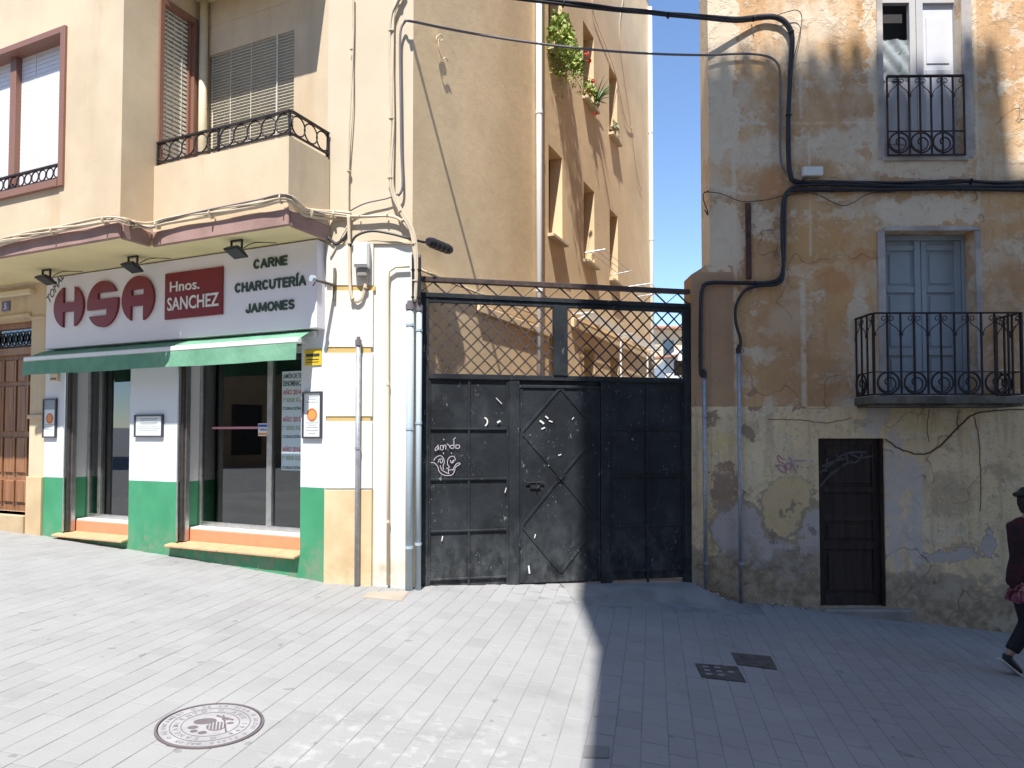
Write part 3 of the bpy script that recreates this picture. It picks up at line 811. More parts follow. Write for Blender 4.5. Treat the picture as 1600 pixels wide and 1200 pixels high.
# bold block capitals, each letter its own part built from thick strokes
def arcp(cx, cy, rx, ry, a0, a1, n=9): return [(cx + rx * math.cos(R(a0 + (a1 - a0) * i / n)), cy + ry * math.sin(R(a0 + (a1 - a0) * i / n))) for i in range(n + 1)]
GL = {'C': (.78, [arcp(.38, .5, .38, .5, 45, 315)]), 'A': (.84, [[(0, 0), (.42, 1)], [(.42, 1), (.84, 0)], [(.2, .33), (.64, .33)]]),
      'R': (.76, [[(0, 0), (0, 1)], [(0, 1), (.45, 1)] + arcp(.45, .76, .28, .24, 90, -90, 7) + [(0, .52)], [(.4, .5), (.76, 0)]]),
      'N': (.72, [[(0, 0), (0, 1)], [(0, 1), (.72, 0)], [(.72, 0), (.72, 1)]]), 'E': (.6, [[(0, 0), (0, 1)], [(0, 1), (.6, 1)], [(0, .52), (.55, .52)], [(0, 0), (.6, 0)]]),
      'H': (.72, [[(0, 0), (0, 1)], [(.72, 0), (.72, 1)], [(0, .52), (.72, .52)]]), 'U': (.72, [[(0, 1), (0, .36)] + arcp(.36, .36, .36, .36, 180, 360) + [(.72, 1)]]),
      'T': (.7, [[(0, 1), (.7, 1)], [(.35, 1), (.35, 0)]]), 'Í': (.08, [[(.04, 0), (.04, 1)], [(.02, 1.2), (.16, 1.4)]]),
      'J': (.5, [[(.5, 1), (.5, .3)] + arcp(.25, .28, .25, .28, 0, -180)]), 'M': (1.0, [[(0, 0), (.05, 1)], [(.05, 1), (.5, .12)], [(.5, .12), (.95, 1)], [(.95, 1), (1.0, 0)]]),
      'O': (.86, [arcp(.43, .5, .43, .5, 0, 360, 18)]), 'S': (.66, [arcp(.33, .745, .31, .255, 30, 270) + arcp(.33, .25, .33, .25, 90, -150)])}
def block_word(tx, x0, x1, yb, yt):
    wz = w0 + .006; gap = .34; ym = (yb + yt) / 2
    ua, ub = SH.px(x0, ym, wz)[0], SH.px(x1, ym, wz)[0]
    xm = (x0 + x1) / 2; zb, zt_ = SH.px(xm, yb, wz)[1], SH.px(xm, yt, wz)[1]
    tot = sum(GL[ch][0] for ch in tx) + gap * (len(tx) - 1); th = (zt_ - zb) * .21
    ku = (ub - ua - th) / tot; h = zt_ - zb - th; u = ua + th / 2
    for ch in tx:
        wd_, st_ = GL[ch]; m_ = MB()
        for q, ln in enumerate(st_):
            m_.ribbon(SH, [(u + x * ku, zb + th / 2 + y * h) for x, y in ln], wz + q * .0004, th, .010)
            for x, y in ln:   # round the stroke joints
                p = SH.P(u + x * ku, wz + q * .0004, zb + th / 2 + y * h); m_.cyl(p - SH.n * .0048, p + SH.n * .0048, th * .49, 8)
        part('letter', m_, M['sign_green'], sg); u += (wd_ + gap) * ku
block_word('CARNE', 396, 449, 417.5, 402)
block_word('CHARCUTERÍA', 367, 478, 452, 436)
block_word('JAMONES', 384, 460, 486.5, 471)
uu, zz = sp(84, 449)
part('handwriting', text_mb('TOMAL', SH, uu, zz, .40, .10, w0 + .001, .003, 0, None, .3, R(48)), M['ink'], sg)

# awning
aw = root('awning', 'short green cloth shop awning with white front bar', 'awning', SH.P(-2.6, .15, 2.3))
ul, ur = U(68, .05, 560), U(489, .05, 560)
AWO, AZF = .24, 2.465
fb = MB(); nseg = 24
pr = [(.02, 2.60), (.10, 2.57), (.19, 2.52), (AWO, AZF + .02)]
P = []
for i in range(nseg + 1):
    u = ul + (ur - ul) * i / nseg
    for w_, z_ in pr: P.append(SH.P(u, w_, z_ + random.uniform(-.003, .003)))
    for w_, z_ in reversed(pr): P.append(SH.P(u, w_, z_ - .006))
fs = []
for i in range(nseg):
    for j in range(8):
        fs.append((i * 8 + j, i * 8 + (j + 1) % 8, (i + 1) * 8 + (j + 1) % 8, (i + 1) * 8 + j))
fs += [tuple(range(8)), tuple(nseg * 8 + j for j in reversed(range(8)))]
part('canopy', MB().add(P, fs), M['green_fabric'], aw)
P = []; nseg = 48
for i in range(nseg + 1):
    u = ul + (ur - ul) * i / nseg
    wv = .008 * math.sin(i * .9) + random.uniform(-.003, .003)
    for dw in (0, .004):
        P += [SH.P(u, AWO + dw + .046, AZF - .03), SH.P(u, AWO + dw + .052 + wv * .5, AZF - .11), SH.P(u, AWO + dw + .060 + wv, AZF - .20 + .004 * math.sin(i * .31))]
fs = []
for i in range(nseg):
    a = i * 6; b = a + 6
    for j in (0, 1):
        fs += [(a + j, a + j + 1, b + j + 1, b + j), (a + 3 + j, b + 3 + j, b + 4 + j, a + 4 + j)]
    fs += [(a + 2, a + 5, b + 5, b + 2), (a, b, b + 3, a + 3)]
part('valance', MB().add(P, fs), M['green_fabric'], aw)
part('front_bar', MB().box(SH, ul - .02, ur + .0, AWO - .03, AWO + .045, AZF - .03, AZF + .03), M['white_bar'], aw, bevel=.012)
part('bracket_arm', MB().box(SH, ul + .1, ul + .13, .02, AWO - .03, AZF + .0, AZF + .03).box(SH, ur - .14, ur - .11, .02, AWO - .03, AZF, AZF + .03), M['white_bar'], aw)
part('wall_cassette', MB().box(SH, ul - .02, ur + .015, .004, .05, 2.52, 2.585), M['white_bar'], aw)

# ------------------------------------------------------------------ gate across the alley
def gate_mat():
    n = N('black_gate_paint'); n.pos(); z = n.xyz['Z']
    a = n.noise(2.2, 7); b = n.noise(9, 6, off=4, stretch=(1, 1, .6))
    k = n.mix(n.step(a, .35, .7), c(.013, .015, .018), c(.028, .033, .038))
    dust = n.math('MULTIPLY', n.step(n.math('SUBTRACT', .85, z), 0, .9), n.step(b, .35, .75))
    k = n.mix(n.math('MULTIPLY', dust, .75), k, c(.10, .105, .105))
    haze_ = n.math('MULTIPLY', n.step(n.noise(4.5, 6, .6, off=33, stretch=(1, 1, .5)), .50, .72), .35)
    k = n.mix(haze_, k, c(.065, .07, .072))
    scr = n.math('MULTIPLY', n.step(n.noise(30, 5, off=7, stretch=(1, 1, .5), dist=1.2), .62, .68), n.step(n.noise(2.7, 3, off=12), .44, .58))
    k = n.mix(n.math('MULTIPLY', scr, .55), k, c(.30, .32, .32))
    n.bump(n.math('ADD', n.noise(3, 3, off=2), n.math('MULTIPLY', n.noise(50, 4), .2)), .5, .02)
    return n.done(k, n.math('ADD', .42, n.math('MULTIPLY', b, .3)), 0, .25)
M['gate'] = gate_mat()
M['lattice'] = metal('brown_lattice_paint', c(.065, .042, .038), .6, .1, .3)
gt = root('gate', 'black sheet metal double gate with lattice top panels across the alley', 'gate', GT.P(1.5, 0, 0))
G = GT
gu = lambda x, y=750: G.px(x, y)[0]
gz = lambda x, y: G.px(x, y)[1]
uA, uB2 = gu(655), gu(1079)
zb0 = lambda u: -.022 - .03 * u
zr1a, zr1b = gz(700, 441.5), gz(700, 434)       # top rail
zr2a, zr2b = gz(700, 466), gz(700, 459)         # second rail
zlt = gz(700, 473.5); zlb = gz(700, 584); zsh = gz(700, 592)
part('rail', MB().box(G, uA, uB2, -.05, .02, zr1a, zr1b), M['lattice'], gt, bevel=.003)
part('rail', MB().box(G, uA, uB2, -.05, .03, zr2a, zr2b), M['gate'], gt, bevel=.003)
# zig-zag between the rails
nz_ = 11; st = (uB2 - uA) / nz_
for i in range(nz_):
    a = uA + st * i
    part('brace_bar', MB().bar(G.P(a, -.012, zr2b), G.P(a + st / 2, -.012, zr1a), .008, .008, G.n), M['lattice'], gt)
    part('brace_bar', MB().bar(G.P(a + st / 2, -.012, zr1a), G.P(a + st, -.012, zr2b), .016, .008, G.n), M['lattice'], gt)
# leaf frames
xl = [657, 670, 864, 886, 1067, 1078]
ul_ = [gu(x, 530) for x in xl]
def bx(name, u0, u1, w0, w1, z0, z1, par=gt, mat='gate', bv=.003, label=None):
    return part(name, MB().box(G, u0, u1, w0, w1, z0, z1), M[mat], par, bevel=bv, label=label)
bx('frame_post', ul_[0], ul_[1], -.03, .02, -.1, zr2a - .002)
bx('frame_post', ul_[4], ul_[5], -.03, .02, -.2, zr2a - .002)
bx('frame_rail', ul_[1] + .001, ul_[4] - .001, -.03, .015, zlt, zr2a - .004)
bx('frame_rail', ul_[1] + .001, ul_[4] - .001, -.03, .018, zsh, zlb)
bx('centre_post', ul_[2], ul_[3], -.028, .03, zlb + .001, zlt - .001)
def lattice(u0, u1, z0, z1, pitch):
    for sgn, w in ((1, -.004), (-1, .004)):
        k = -int((z1 - z0) / pitch) - 2
        while True:
            # line u = base + sgn*(z - z0)
            base = u0 + k * pitch if sgn > 0 else u0 + k * pitch + 0
            if sgn > 0 and base > u1: break
            if sgn < 0 and base - (z1 - z0) > u1: break
            pts = []
            if sgn > 0: za = max(z0, z0 + (u0 - base)); zb_ = min(z1, z0 + (u1 - base))
            else: za = max(z0, z0 + (base - u1)); zb_ = min(z1, z0 + (base - u0))
            if zb_ - za > .02:
                ua = base + sgn * (za - z0); ub = base + sgn * (zb_ - z0)
                part('lattice_bar', MB().bar(G.P(ua, w, za), G.P(ub, w, zb_), .0155, .007, G.n), M['lattice'], gt)
            k += 1
lattice(ul_[1], ul_[2], zlb, zlt, .147)
lattice(ul_[3], ul_[4], zlb, zlt, .147)
# sheet and raised frame members below
zB = lambda u: zb0(u)
uD0, uD1 = gu(812), gu(938)
uM0, uM1 = gu(795), gu(812)
def panel_grid(u0, u1, cols, rows, tag_):
    cw = (u1 - u0) / cols
    zt_ = zsh - .01; zl = -.0 - .03 * u0 + .02
    zr = [gz(700, y) for y in (589 + 3, 670, 749, 830, 905)]
    for i in range(cols):
        for j in range(rows):
            a, b = u0 + i * cw + .012, u0 + (i + 1) * cw - .012
            z1_, z0_ = zr[j] - .012, zr[j + 1] + .012
            d = random.uniform(-.002, .003)
            # slightly bellied sheet
            m_ = MB(); P = []; k_ = 6
            for q in range(k_ + 1):
                for r_ in range(k_ + 1):
                    bl = math.sin(math.pi * q / k_) * math.sin(math.pi * r_ / k_)
                    P.append(G.P(a + (b - a) * q / k_, -.012 + bl * random.uniform(.001, .006) * (1 if d > 0 else -1), z0_ + (z1_ - z0_) * r_ / k_))
            f = [(q * (k_ + 1) + r_, (q + 1) * (k_ + 1) + r_, (q + 1) * (k_ + 1) + r_ + 1, q * (k_ + 1) + r_ + 1) for q in range(k_) for r_ in range(k_)]
            part('panel', m_.add(P, f), M['gate'], gt, smooth=True)
    for i in range(cols + 1):
        u = u0 + i * cw
        bx('stile', u - .012, u + .012, -.02, .004, zb0(u) + .012, zsh - .001)
    for j in range(rows + 1):
        bx('cross_rail', u0 + .012, u1 - .012, -.02, .002 + (.006 if 0 < j < rows else 0), zr[j] - .011, zr[j] + .011)
bx('sheet', ul_[1], ul_[4], -.028, -.022, zb0(0) - .03, zsh)
panel_grid(ul_[1] + .01, uM0 - .012, 2, 4, 'l')
bx('meeting_stile', uM0 + .001, uM1 - .002, -.02, .012, zb0(uM0) + .01, zsh - .001)
uN0, uN1 = uD1 + .004, gu(953)
bx('meeting_stile', uN0, uN1, -.02, .012, zb0(uN1) + .01, zsh - .001)
panel_grid(uN1 + .014, ul_[4] - .01, 2, 4, 'r')
# wicket door with diamond bars
wd = bx('wicket_door', uD0 + .004, uD1 - .002, -.02, .0, zb0(uD0) + .02, gz(872, 602))
zc0, zc1, zc2 = gz(872, 606), gz(872, 746), gz(872, 895)
um_ = (uD0 + uD1) / 2
for (a, za), (b, zb_) in (((um_, zc0), (uD0 + .02, (zc0 + zc1) / 2)), ((uD0 + .02, (zc0 + zc1) / 2), (um_, zc1)), ((um_, zc0), (uD1 - .02, (zc0 + zc1) / 2)), ((uD1 - .02, (zc0 + zc1) / 2), (um_, zc1)),
                          ((um_, zc1), (uD0 + .02, (zc1 + zc2) / 2)), ((uD0 + .02, (zc1 + zc2) / 2), (um_, zc2)), ((um_, zc1), (uD1 - .02, (zc1 + zc2) / 2)), ((uD1 - .02, (zc1 + zc2) / 2), (um_, zc2))):
    part('diamond_bar', MB().bar(G.P(a, .004, za), G.P(b, .004, zb_), .028, .012, G.n), M['gate'], wd, bevel=.003)
for a, b, z0_, z1_ in ((uD0 + .005, uD0 + .03, zb0(uD0) + .03, zc0), (uD1 - .03, uD1 - .004, zb0(uD0) + .03, zc0)):
    part('edge_bar', MB().box(G, a, b, .0005, .008, z0_, z1_), M['gate'], wd, bevel=.002)
part('top_flange', MB().box(G, uD0 - .01, uD1, .0005, .016, zc0 - .005, zc0 + .02), M['gate'], wd, bevel=.002)
ro_ = MB().tube([G.P(um_, .002, zc1), G.P(um_, .022, zc1)], .024, 12)
for k_ in range(8):
    a = R(k_ * 45 + 22); ro_.bar(G.P(um_, .014, zc1), G.P(um_ + .05 * math.cos(a), .012, zc1 + .05 * math.sin(a)), .012, .006, G.n)
part('rosette', ro_, M['gate'], wd)
lb = G.px(835, 758)
part('bolt', MB().cyl(G.P(lb[0] - .10, .022, lb[1] + .03), G.P(lb[0] + .10, .022, lb[1] + .03), .008, 8).box(G, lb[0] - .05, lb[0] + .06, .0005, .018, lb[1] - .035, lb[1] + .045).cyl(G.P(lb[0] + .02, .022, lb[1] + .02), G.P(lb[0] + .02, .028, lb[1] - .04), .007, 8), M['gate'], wd)
for zh in (.35, 1.6): part('hinge', MB().cyl(G.P(uD0 - .002, .014, zh), G.P(uD0 - .002, .014, zh + .1), .010, 8), M['gate'], wd)
# chalk drawing: strokes on the sheet
chalk = plain('pale_chalk', c(.55, .50, .55), .9)
dr = MB(); sx = lambda x, y: G.px(660 + x / 13.34, 670 + y / 13.34, .008)
def stroke(mb, pts, wdt=.006, sm=4, fn=sx, fr=G, w=.009, close=False):
    uz = [Vector((*fn(x, y), 0)) for x, y in pts]
    if sm: uz = catmull(uz, sm, close)
    mb.ribbon(fr, [(p.x, p.y) for p in uz], w, wdt, .0015)
for s_ in ([(265, 455), (270, 410), (320, 350), (330, 330), (320, 420), (270, 460)], [(325, 330), (345, 440)], [(375, 350), (380, 430), (430, 430), (425, 350), (375, 350)], [(440, 410), (450, 345), (490, 345), (485, 430)],
           [(510, 310), (560, 350), (575, 400)], [(655, 240), (660, 400)], [(655, 340), (590, 350), (580, 400), (650, 405)], [(700, 410), (700, 340), (770, 345), (765, 400), (700, 410)], [(640, 230), (690, 180)],
           [(435, 210), (455, 235)], [(440, 490), (440, 530)], [(595, 495), (615, 515)],
           [(235, 660), (290, 590), (380, 560), (440, 620), (455, 700), (430, 780), (440, 850)], [(330, 700), (350, 640), (410, 630), (420, 690), (380, 710), (370, 660)],
           [(690, 660), (660, 580), (590, 580), (530, 640), (525, 740), (560, 800), (500, 830)], [(580, 650), (600, 710), (650, 690), (655, 650), (620, 680), (630, 715)],
           [(175, 705), (250, 710), (320, 790), (340, 870), (400, 940), (500, 975), (610, 960), (660, 900), (690, 800), (740, 765), (785, 730), (760, 710), (700, 740), (650, 820), (640, 870)],
           [(370, 760), (400, 850), (470, 900), (560, 940)], [(540, 830), (545, 930)], [(545, 860), (640, 850)]):
    dr = MB(); stroke(dr, s_); part('chalk_stroke', dr, chalk, gt)
sc_ = MB(); s3 = lambda x, y: G.px(630 + x / 3.243, 560 + y / 3.243, .006)
for s_, w_ in (([(412, 300), (425, 310), (425, 330), (415, 342)], .014), ([(476, 325), (492, 316)], .018), ([(692, 315), (706, 325), (712, 332)], .02), ([(700, 358), (718, 350)], .014), ([(720, 292), (735, 305)], .014), ([(738, 316), (756, 322)], .012),
               ([(470, 200), (500, 230)], .006), ([(515, 680), (522, 655)], .008), ([(785, 492), (800, 486)], .01), ([(865, 298), (855, 310)], .008), ([(635, 1050), (640, 1090)], .016), ([(670, 890), (665, 910)], .01), ([(200, 900), (195, 925)], .01), ([(735, 540), (742, 542)], .014)):
    stroke(sc_, s_, w_, 3, s3)
part('paint_splashes', sc_, M['off_white'], gt)
# rusty hinge knobs at the right jamb
for yy in (481, 645): part('hinge', MB().cyl(G.P(uB2 - .01, .02, gz(1075, yy) - .05), G.P(uB2 - .01, .02, gz(1075, yy) + .05), .012, 8), M['gate'], gt)

# ------------------------------------------------------------------ old building (right)
def old_wall_mat():
    n = N('old_peeling_render'); n.pos(); n.warp(); X, Z = n.xyz['X'], n.xyz['Z']
    wx = lambda x: RB.pp(x, 500).x
    wz = lambda y: RB.px(1300, y)[1]
    a = n.noise(1.1, 8, .62); b = n.noise(3.4, 9, .68, off=5); d = n.noise(.75, 9, .68, off=9, stretch=(1, 1, .7)); e = n.noise(9, 7, .65, off=13)
    fine = n.noise(26, 6, .7, off=17); run = n.noise(3, 7, .65, off=19, stretch=(2.2, 2.2, .3))
    erode = n.step(n.math('ADD', n.math('MULTIPLY', e, .6), n.math('MULTIPLY', fine, .4)), .40, .47)
    def coat(k, m, col, amt): return n.mix(n.math('MULTIPLY', m, amt), k, col)
    up = n.mix(n.step(a, .35, .65), c(0.514, 0.316, 0.169), c(0.654, 0.414, 0.218))
    up = coat(up, n.step(d, .48, .60), c(0.726, 0.618, 0.464), .7)
    up = coat(up, n.step(run, .50, .68), c(0.474, 0.268, 0.121), .55)
    up = coat(up, n.math('MULTIPLY', n.step(b, .53, .60), erode), c(0.726, 0.618, 0.464), .75)
    up = coat(up, n.step(n.noise(2.0, 9, .72, off=21, stretch=(1, 1, 1.6)), .55, .60), c(0.726, 0.618, 0.464), .7)
    up = coat(up, n.step(e, .56, .68), c(0.380, 0.219, 0.109), .40)
    up = coat(up, n.step(fine, .58, .66), c(0.726, 0.618, 0.464), .30)
    def patch(k, lst, col, amt=.9, soft=.10, er=True):
        m = None
        for (x, y, rx, ry) in lst:
            q = n.wblob(wx(x), wz(y), rx / 140, ry / 140)
            m = q if m is None else n.math('MAXIMUM', m, q)
        m = n.step(m, .0, soft)
        if er: m = n.math('MULTIPLY', m, n.math('ADD', .35, n.math('MULTIPLY', erode, .65)))
        return coat(k, m, col, amt)
    up = patch(up, [(1190, 235, 90, 30), (1330, 225, 80, 36), (1440, 330, 100, 30), (1230, 500, 40, 40)], c(0.726, 0.618, 0.464), .75, .5)
    up = patch(up, [(1300, 390, 100, 70), (1330, 480, 60, 70), (1570, 330, 70, 70), (1310, 80, 60, 26), (1200, 130, 30, 60), (1570, 210, 40, 60)], c(0.636, 0.349, 0.128), .55, .6)
    up = patch(up, [(1225, 500, 60, 90), (1570, 480, 60, 110), (1255, 590, 120, 50), (1340, 165, 70, 30)], c(0.485, 0.276, 0.133), .55, .6)
    up = patch(up, [(1300, 440, 30, 22), (1345, 400, 26, 14), (1210, 290, 22, 26), (1360, 235, 16, 12)], c(0.570, 0.260, 0.109), .6, .4)
    up = patch(up, [(1122, 90, 34, 175), (1138, 190, 26, 50), (1130, 370, 34, 60)], c(0.726, 0.618, 0.464), .85, .05, False)
    up = patch(up, [(1440, 262, 84, 20), (1450, 330, 90, 24), (1372, 60, 9, 200), (1516, 110, 12, 160)], c(0.726, 0.618, 0.464), .8, .1)
    up = patch(up, [(1342, 540, 18, 110), (1350, 640, 40, 30)], c(0.726, 0.618, 0.464), .75, .2)
    pier = n.math('MULTIPLY', n.step(X, wx(1148) + .003, wx(1148) - .003), n.step(Z, wz(424) + .002, wz(424) - .01))
    up = n.mix(pier, up, n.mix(n.step(a, .3, .7), c(0.427, 0.268, 0.163), c(0.494, 0.324, 0.195)))
    for x_, y0, y1, wd_ in ((1255, 430, 640, 4), (1256, 80, 185, 3), (1149, 200, 640, 3), (1268, 205, 400, 2), (1533, 0, 330, 2.5)):
        m = n.boxm(wx(x_ - wd_), wx(x_ + wd_), wz(y1), wz(y0), .012)
        up = coat(up, n.math('MULTIPLY', m, n.step(b, .36, .54)), c(0.726, 0.618, 0.464), .8)
    for y_, x0, x1 in ((192, 1150, 1390), (250, 1150, 1240), (312, 1250, 1370)):
        m = n.boxm(wx(x0), wx(x1), wz(y_ + 2), wz(y_ - 2), .012)
        up = coat(up, n.math('MULTIPLY', m, n.step(b, .42, .56)), c(0.726, 0.618, 0.464), .8)
    lo = n.mix(n.step(a, .3, .7), c(.78, .60, .36), c(.85, .69, .45))
    lo = coat(lo, n.step(d, .44, .60), c(.66, .52, .30), .5)
    lo = coat(lo, n.step(run, .46, .66), c(.44, .35, .235), .6)
    lo = coat(lo, n.step(b, .52, .62), c(.72, .66, .52), .45)
    lo = coat(lo, n.step(e, .55, .64), c(.40, .31, .205), .45)
    lo = coat(lo, n.step(fine, .57, .64), c(.34, .27, .19), .45)
    lo = patch(lo, [(1135, 690, 36, 12), (1110, 850, 8, 80)], c(.70, .55, .24), .6, .4)
    lo = patch(lo, [(1133, 760, 20, 46), (1176, 640, 12, 6), (1170, 676, 12, 12), (1112, 655, 14, 10), (1250, 638, 10, 6)], c(.33, .225, .16), .85, .08)
    lo = patch(lo, [(1365, 655, 26, 30), (1395, 780, 14, 120), (1425, 840, 14, 100), (1420, 745, 22, 34)], c(.60, .54, .50), .8, .15)
    lo = patch(lo, [(1150, 830, 46, 44), (1195, 865, 60, 34), (1262, 840, 28, 56), (1235, 885, 60, 18), (1480, 868, 55, 9), (1540, 850, 12, 20)], c(.34, .28, .22), .8, .05)
    lo = patch(lo, [(1150, 832, 40, 38), (1190, 868, 52, 28), (1264, 848, 24, 48), (1235, 890, 52, 13), (1480, 869, 50, 7), (1540, 850, 9, 17)], c(.53, .475, .44), .9, .06)
    lo = patch(lo, [(1214, 800, 36, 40), (1226, 775, 44, 30)], c(.36, .29, .2), .85, .03, False)
    lo = patch(lo, [(1214, 798, 32, 36), (1226, 772, 41, 27)], c(.76, .58, .31), .75, .15, False)
    lo = patch(lo, [(1224, 862, 14, 9), (1255, 880, 14, 9), (1203, 838, 8, 14), (1262, 826, 8, 8), (1222, 800, 7, 7), (1236, 790, 4, 5)], c(.27, .22, .17), .8, .06)
    lo = patch(lo, [(1500, 855, 40, 7), (1485, 770, 46, 46), (1345, 660, 20, 10), (1560, 740, 30, 20), (1440, 900, 40, 30)], c(.42, .32, .21), .6, .5)
    lo = patch(lo, [(1462, 795, 14, 14)], c(.26, .30, .2), .4, .8)
    edge = n.math('ADD', Z, n.math('MULTIPLY', n.math('SUBTRACT', e, .5), .025))
    k = n.mix(n.step(edge, wz(636), wz(634.5)), lo, up)
    foot = n.math('ADD', Z, n.math('MULTIPLY', n.math('SUBTRACT', X, 3.0), .12))
    gr_ = n.math('ADD', n.math('SUBTRACT', .20, foot), n.math('MULTIPLY', n.math('SUBTRACT', n.math('ADD', n.math('MULTIPLY', b, .6), n.math('MULTIPLY', e, .4)), .5), 1.7))
    k = coat(k, n.step(gr_, -.12, .10), n.mix(n.step(n.math('ADD', n.math('MULTIPLY', e, .5), n.math('MULTIPLY', b, .5)), .40, .58), c(.15, .115, .08), c(.42, .34, .25)), .8)
    wr = n.math('ABSOLUTE', n.math('SUBTRACT', n.noise(.85, 3, .55, off=51), .5))
    crack = n.math('MULTIPLY', n.step(wr, .0035, .001), n.step(n.noise(.9, 2, off=61), .5, .55))
    k = coat(k, crack, c(.14, .10, .07), .45)
    hgt = n.math('ADD', n.math('MULTIPLY', n.step(b, .5, .6), .8), n.math('ADD', n.math('MULTIPLY', e, 1.0), n.math('MULTIPLY', fine, .8)))
    hgt = n.math('SUBTRACT', hgt, crack)
    n.bump(hgt, .6, .012)
    return n.done(k, .92, spec=.15)
M['old'] = old_wall_mat()
M['grey_door'] = plain('blue_grey_door_paint', c(.31, .365, .405), .6, var=.12)
M['pale_door'] = plain('pale_door_paint', c(.50, .48, .46), .6, var=.1)
M['pale_plaster'] = plaster('pale_patch_plaster', c(.50, .45, .41), .2, 3, .5, c(.3, .22, .16), .4)
ob = root('old_building', 'old building with peeling ochre render, iron balconies and dark low door', 'building', RB.P(3, 0, -.6))
B = RB
u = lambda x, y=500, w=0: B.px(x, y, w)[0]
zo = lambda x, y, w=0: B.px(x, y, w)[1]
du0, du1, dz0, dz1 = u(1280, 800), u(1383, 800), zo(1330, 948), zo(1330, 685)
mu0, mu1, mz0, mz1 = u(1384.5, 500), u(1525, 500), zo(1450, 618), zo(1450, 361)
tu0, tu1, tz0, tz1 = u(1381, 150), u(1503, 150), zo(1440, 245), zo(1440, -70)
RE = u(1108, 300)
mb = MB(); wall(mb, B, RE, 12, -2.2, 10.5, [(du0, du1, dz0, dz1), (mu0, mu1, mz0, mz1), (tu0, tu1, tz0, tz1)], 0, .35)
part('wall', mb, M['old'], ob)
# side wall along the alley, roof
SB = Frame((B.P(RE + .001, -.35, 0).x, B.P(RE + .001, -.35, 0).y), u=(.43, .903))
part('side_wall', MB().box(SB, .01, 9, .002, .30, -2, 10.5), M['old'], ob)
e1 = SB.P(9, 0, 0) - B.o
part('roof', MB().prism(Frame((0, 0), 0), [(0, 0), (1, 0), (0, 1)], 0, .001) if False else MB().add([Vector((p.x, p.y, z)) for z in (10.502, 10.62) for p in (B.P(RE - .02, .18, 0), B.P(12, .18, 0), B.P(12, -8.5, 0), SB.P(9, 0, 0), SB.P(0, 0, 0))], [(0, 1, 2, 3, 4), (9, 8, 7, 6, 5)] + [(i, (i + 1) % 5, (i + 1) % 5 + 5, i + 5) for i in range(5)]), M['roof_tile'], ob)
# gate pier with sloping top
pz = [(u(1079, 700), -1.2), (RE - .002, -1.2), (RE - .002, zo(1110, 411)), (u(1080, 430), zo(1080, 429))]
part('gate_pier', MB().prism(B, pz, -.35, -.001), M['old'], ob)
part('lintel_band', MB().box(B, mu0 - .02, mu1 + .06, .001, .018, mz1, mz1 + .05), M['pale_plaster'], ob, bevel=.006)
part('jamb_band', MB().box(B, mu1 + .001, mu1 + .07, .001, .014, mz0 + .0, mz1 - .002), M['pale_plaster'], ob, bevel=.005)
part('jamb_band', MB().box(B, mu0 - .085, mu0 - .001, .001, .010, mz0 + .0, mz1 - .002), M['pale_plaster'], ob, bevel=.005)
part('jamb_band', MB().box(B, tu1 + .002, tu1 + .12, .001, .016, tz0 - .02, tz1), M['pale_plaster'], ob, bevel=.006)
part('jamb_band', MB().box(B, tu0 - .07, tu0 - .002, .001, .012, tz0 - .02, tz1), M['pale_plaster'], ob, bevel=.006)
part('sill_band', MB().box(B, tu0 - .03, tu1 + .05, .001, .03, tz0 - .05, tz0 - .003), M['pale_plaster'], ob, bevel=.008)
for r_ in ((mu0, mu1, mz0, mz1), (tu0, tu1, tz0, tz1)):
    pass
# low dark door
dd = part('door', MB().box(B, du0 + .003, du1 - .003, -.13, -.08, dz0 - .01, dz1 + .02), M['dark_wood'], ob)
for a, b in ((0, .07), (.62, .69)):
    part('door_stile', MB().box(B, du0 + a + .003, du0 + b, -.08, -.06, dz0, dz1 - .003), M['dark_wood'], dd, bevel=.004)
dw = du1 - du0
for z0_, z1_ in ((0, .12), (.62, .70), (.93, 1.0), (1.25, 1.31), (1.78, dz1 - dz0 - .004)):
    part('door_rail', MB().box(B, du0 + .071, du1 - .08, -.08, -.062, dz0 + z0_, dz0 + z1_), M['dark_wood'], dd, bevel=.004)
for z0_, z1_ in ((.16, .58), (.74, .89), (1.35, 1.74)):
    part('door_panel', MB().box(B, du0 + .12, du1 - .12, -.08, -.068, dz0 + z0_, dz0 + z1_), M['dark_wood'], dd, bevel=.008)
part('door_frame', MB().box(B, du1 - .03, du1 - .002, -.079, -.02, dz0, dz1 - .003), M['dark_wood'], dd)
sp_ = MB(); s4 = lambda x, y: B.px(1180 + x / 7.27, 660 + y / 7.27, -.055)
for s_ in ([(740, 570), (860, 480), (980, 380), (1100, 340), (1260, 340)], [(735, 730), (860, 590), (1000, 490), (1100, 440)], [(920, 370), (1000, 430)], [(820, 410), (800, 560)], [(1040, 340), (1050, 440), (1150, 450), (1220, 360)], [(760, 500), (900, 440), (1060, 400)], [(1080, 350), (1180, 400), (1340, 380)], [(860, 560), (880, 590), (1010, 470)]):
    stroke(sp_, s_, .022, 3, s4, B, -.0565)
part('scribble', sp_, plain('dusty_grey_spray', c(.085, .085, .085), .9), dd)
tg = MB(); s5 = lambda x, y: B.px(1180 + x / 7.27, 660 + y / 7.27, 0)
for s_ in ([(340, 420), (300, 410), (265, 375), (250, 400), (270, 440), (330, 480), (340, 520), (345, 570), (290, 550), (245, 490), (300, 490), (350, 530)], [(350, 530), (355, 470), (400, 470), (400, 530), (355, 530)], [(375, 390), (420, 470), (468, 575)], [(430, 436), (575, 434)], [(480, 480), (480, 520)], [(520, 510), (535, 505)], [(580, 512), (598, 508)], [(640, 440), (660, 438)]):
    stroke(tg, s_, .011, 3, s5, B, .004)
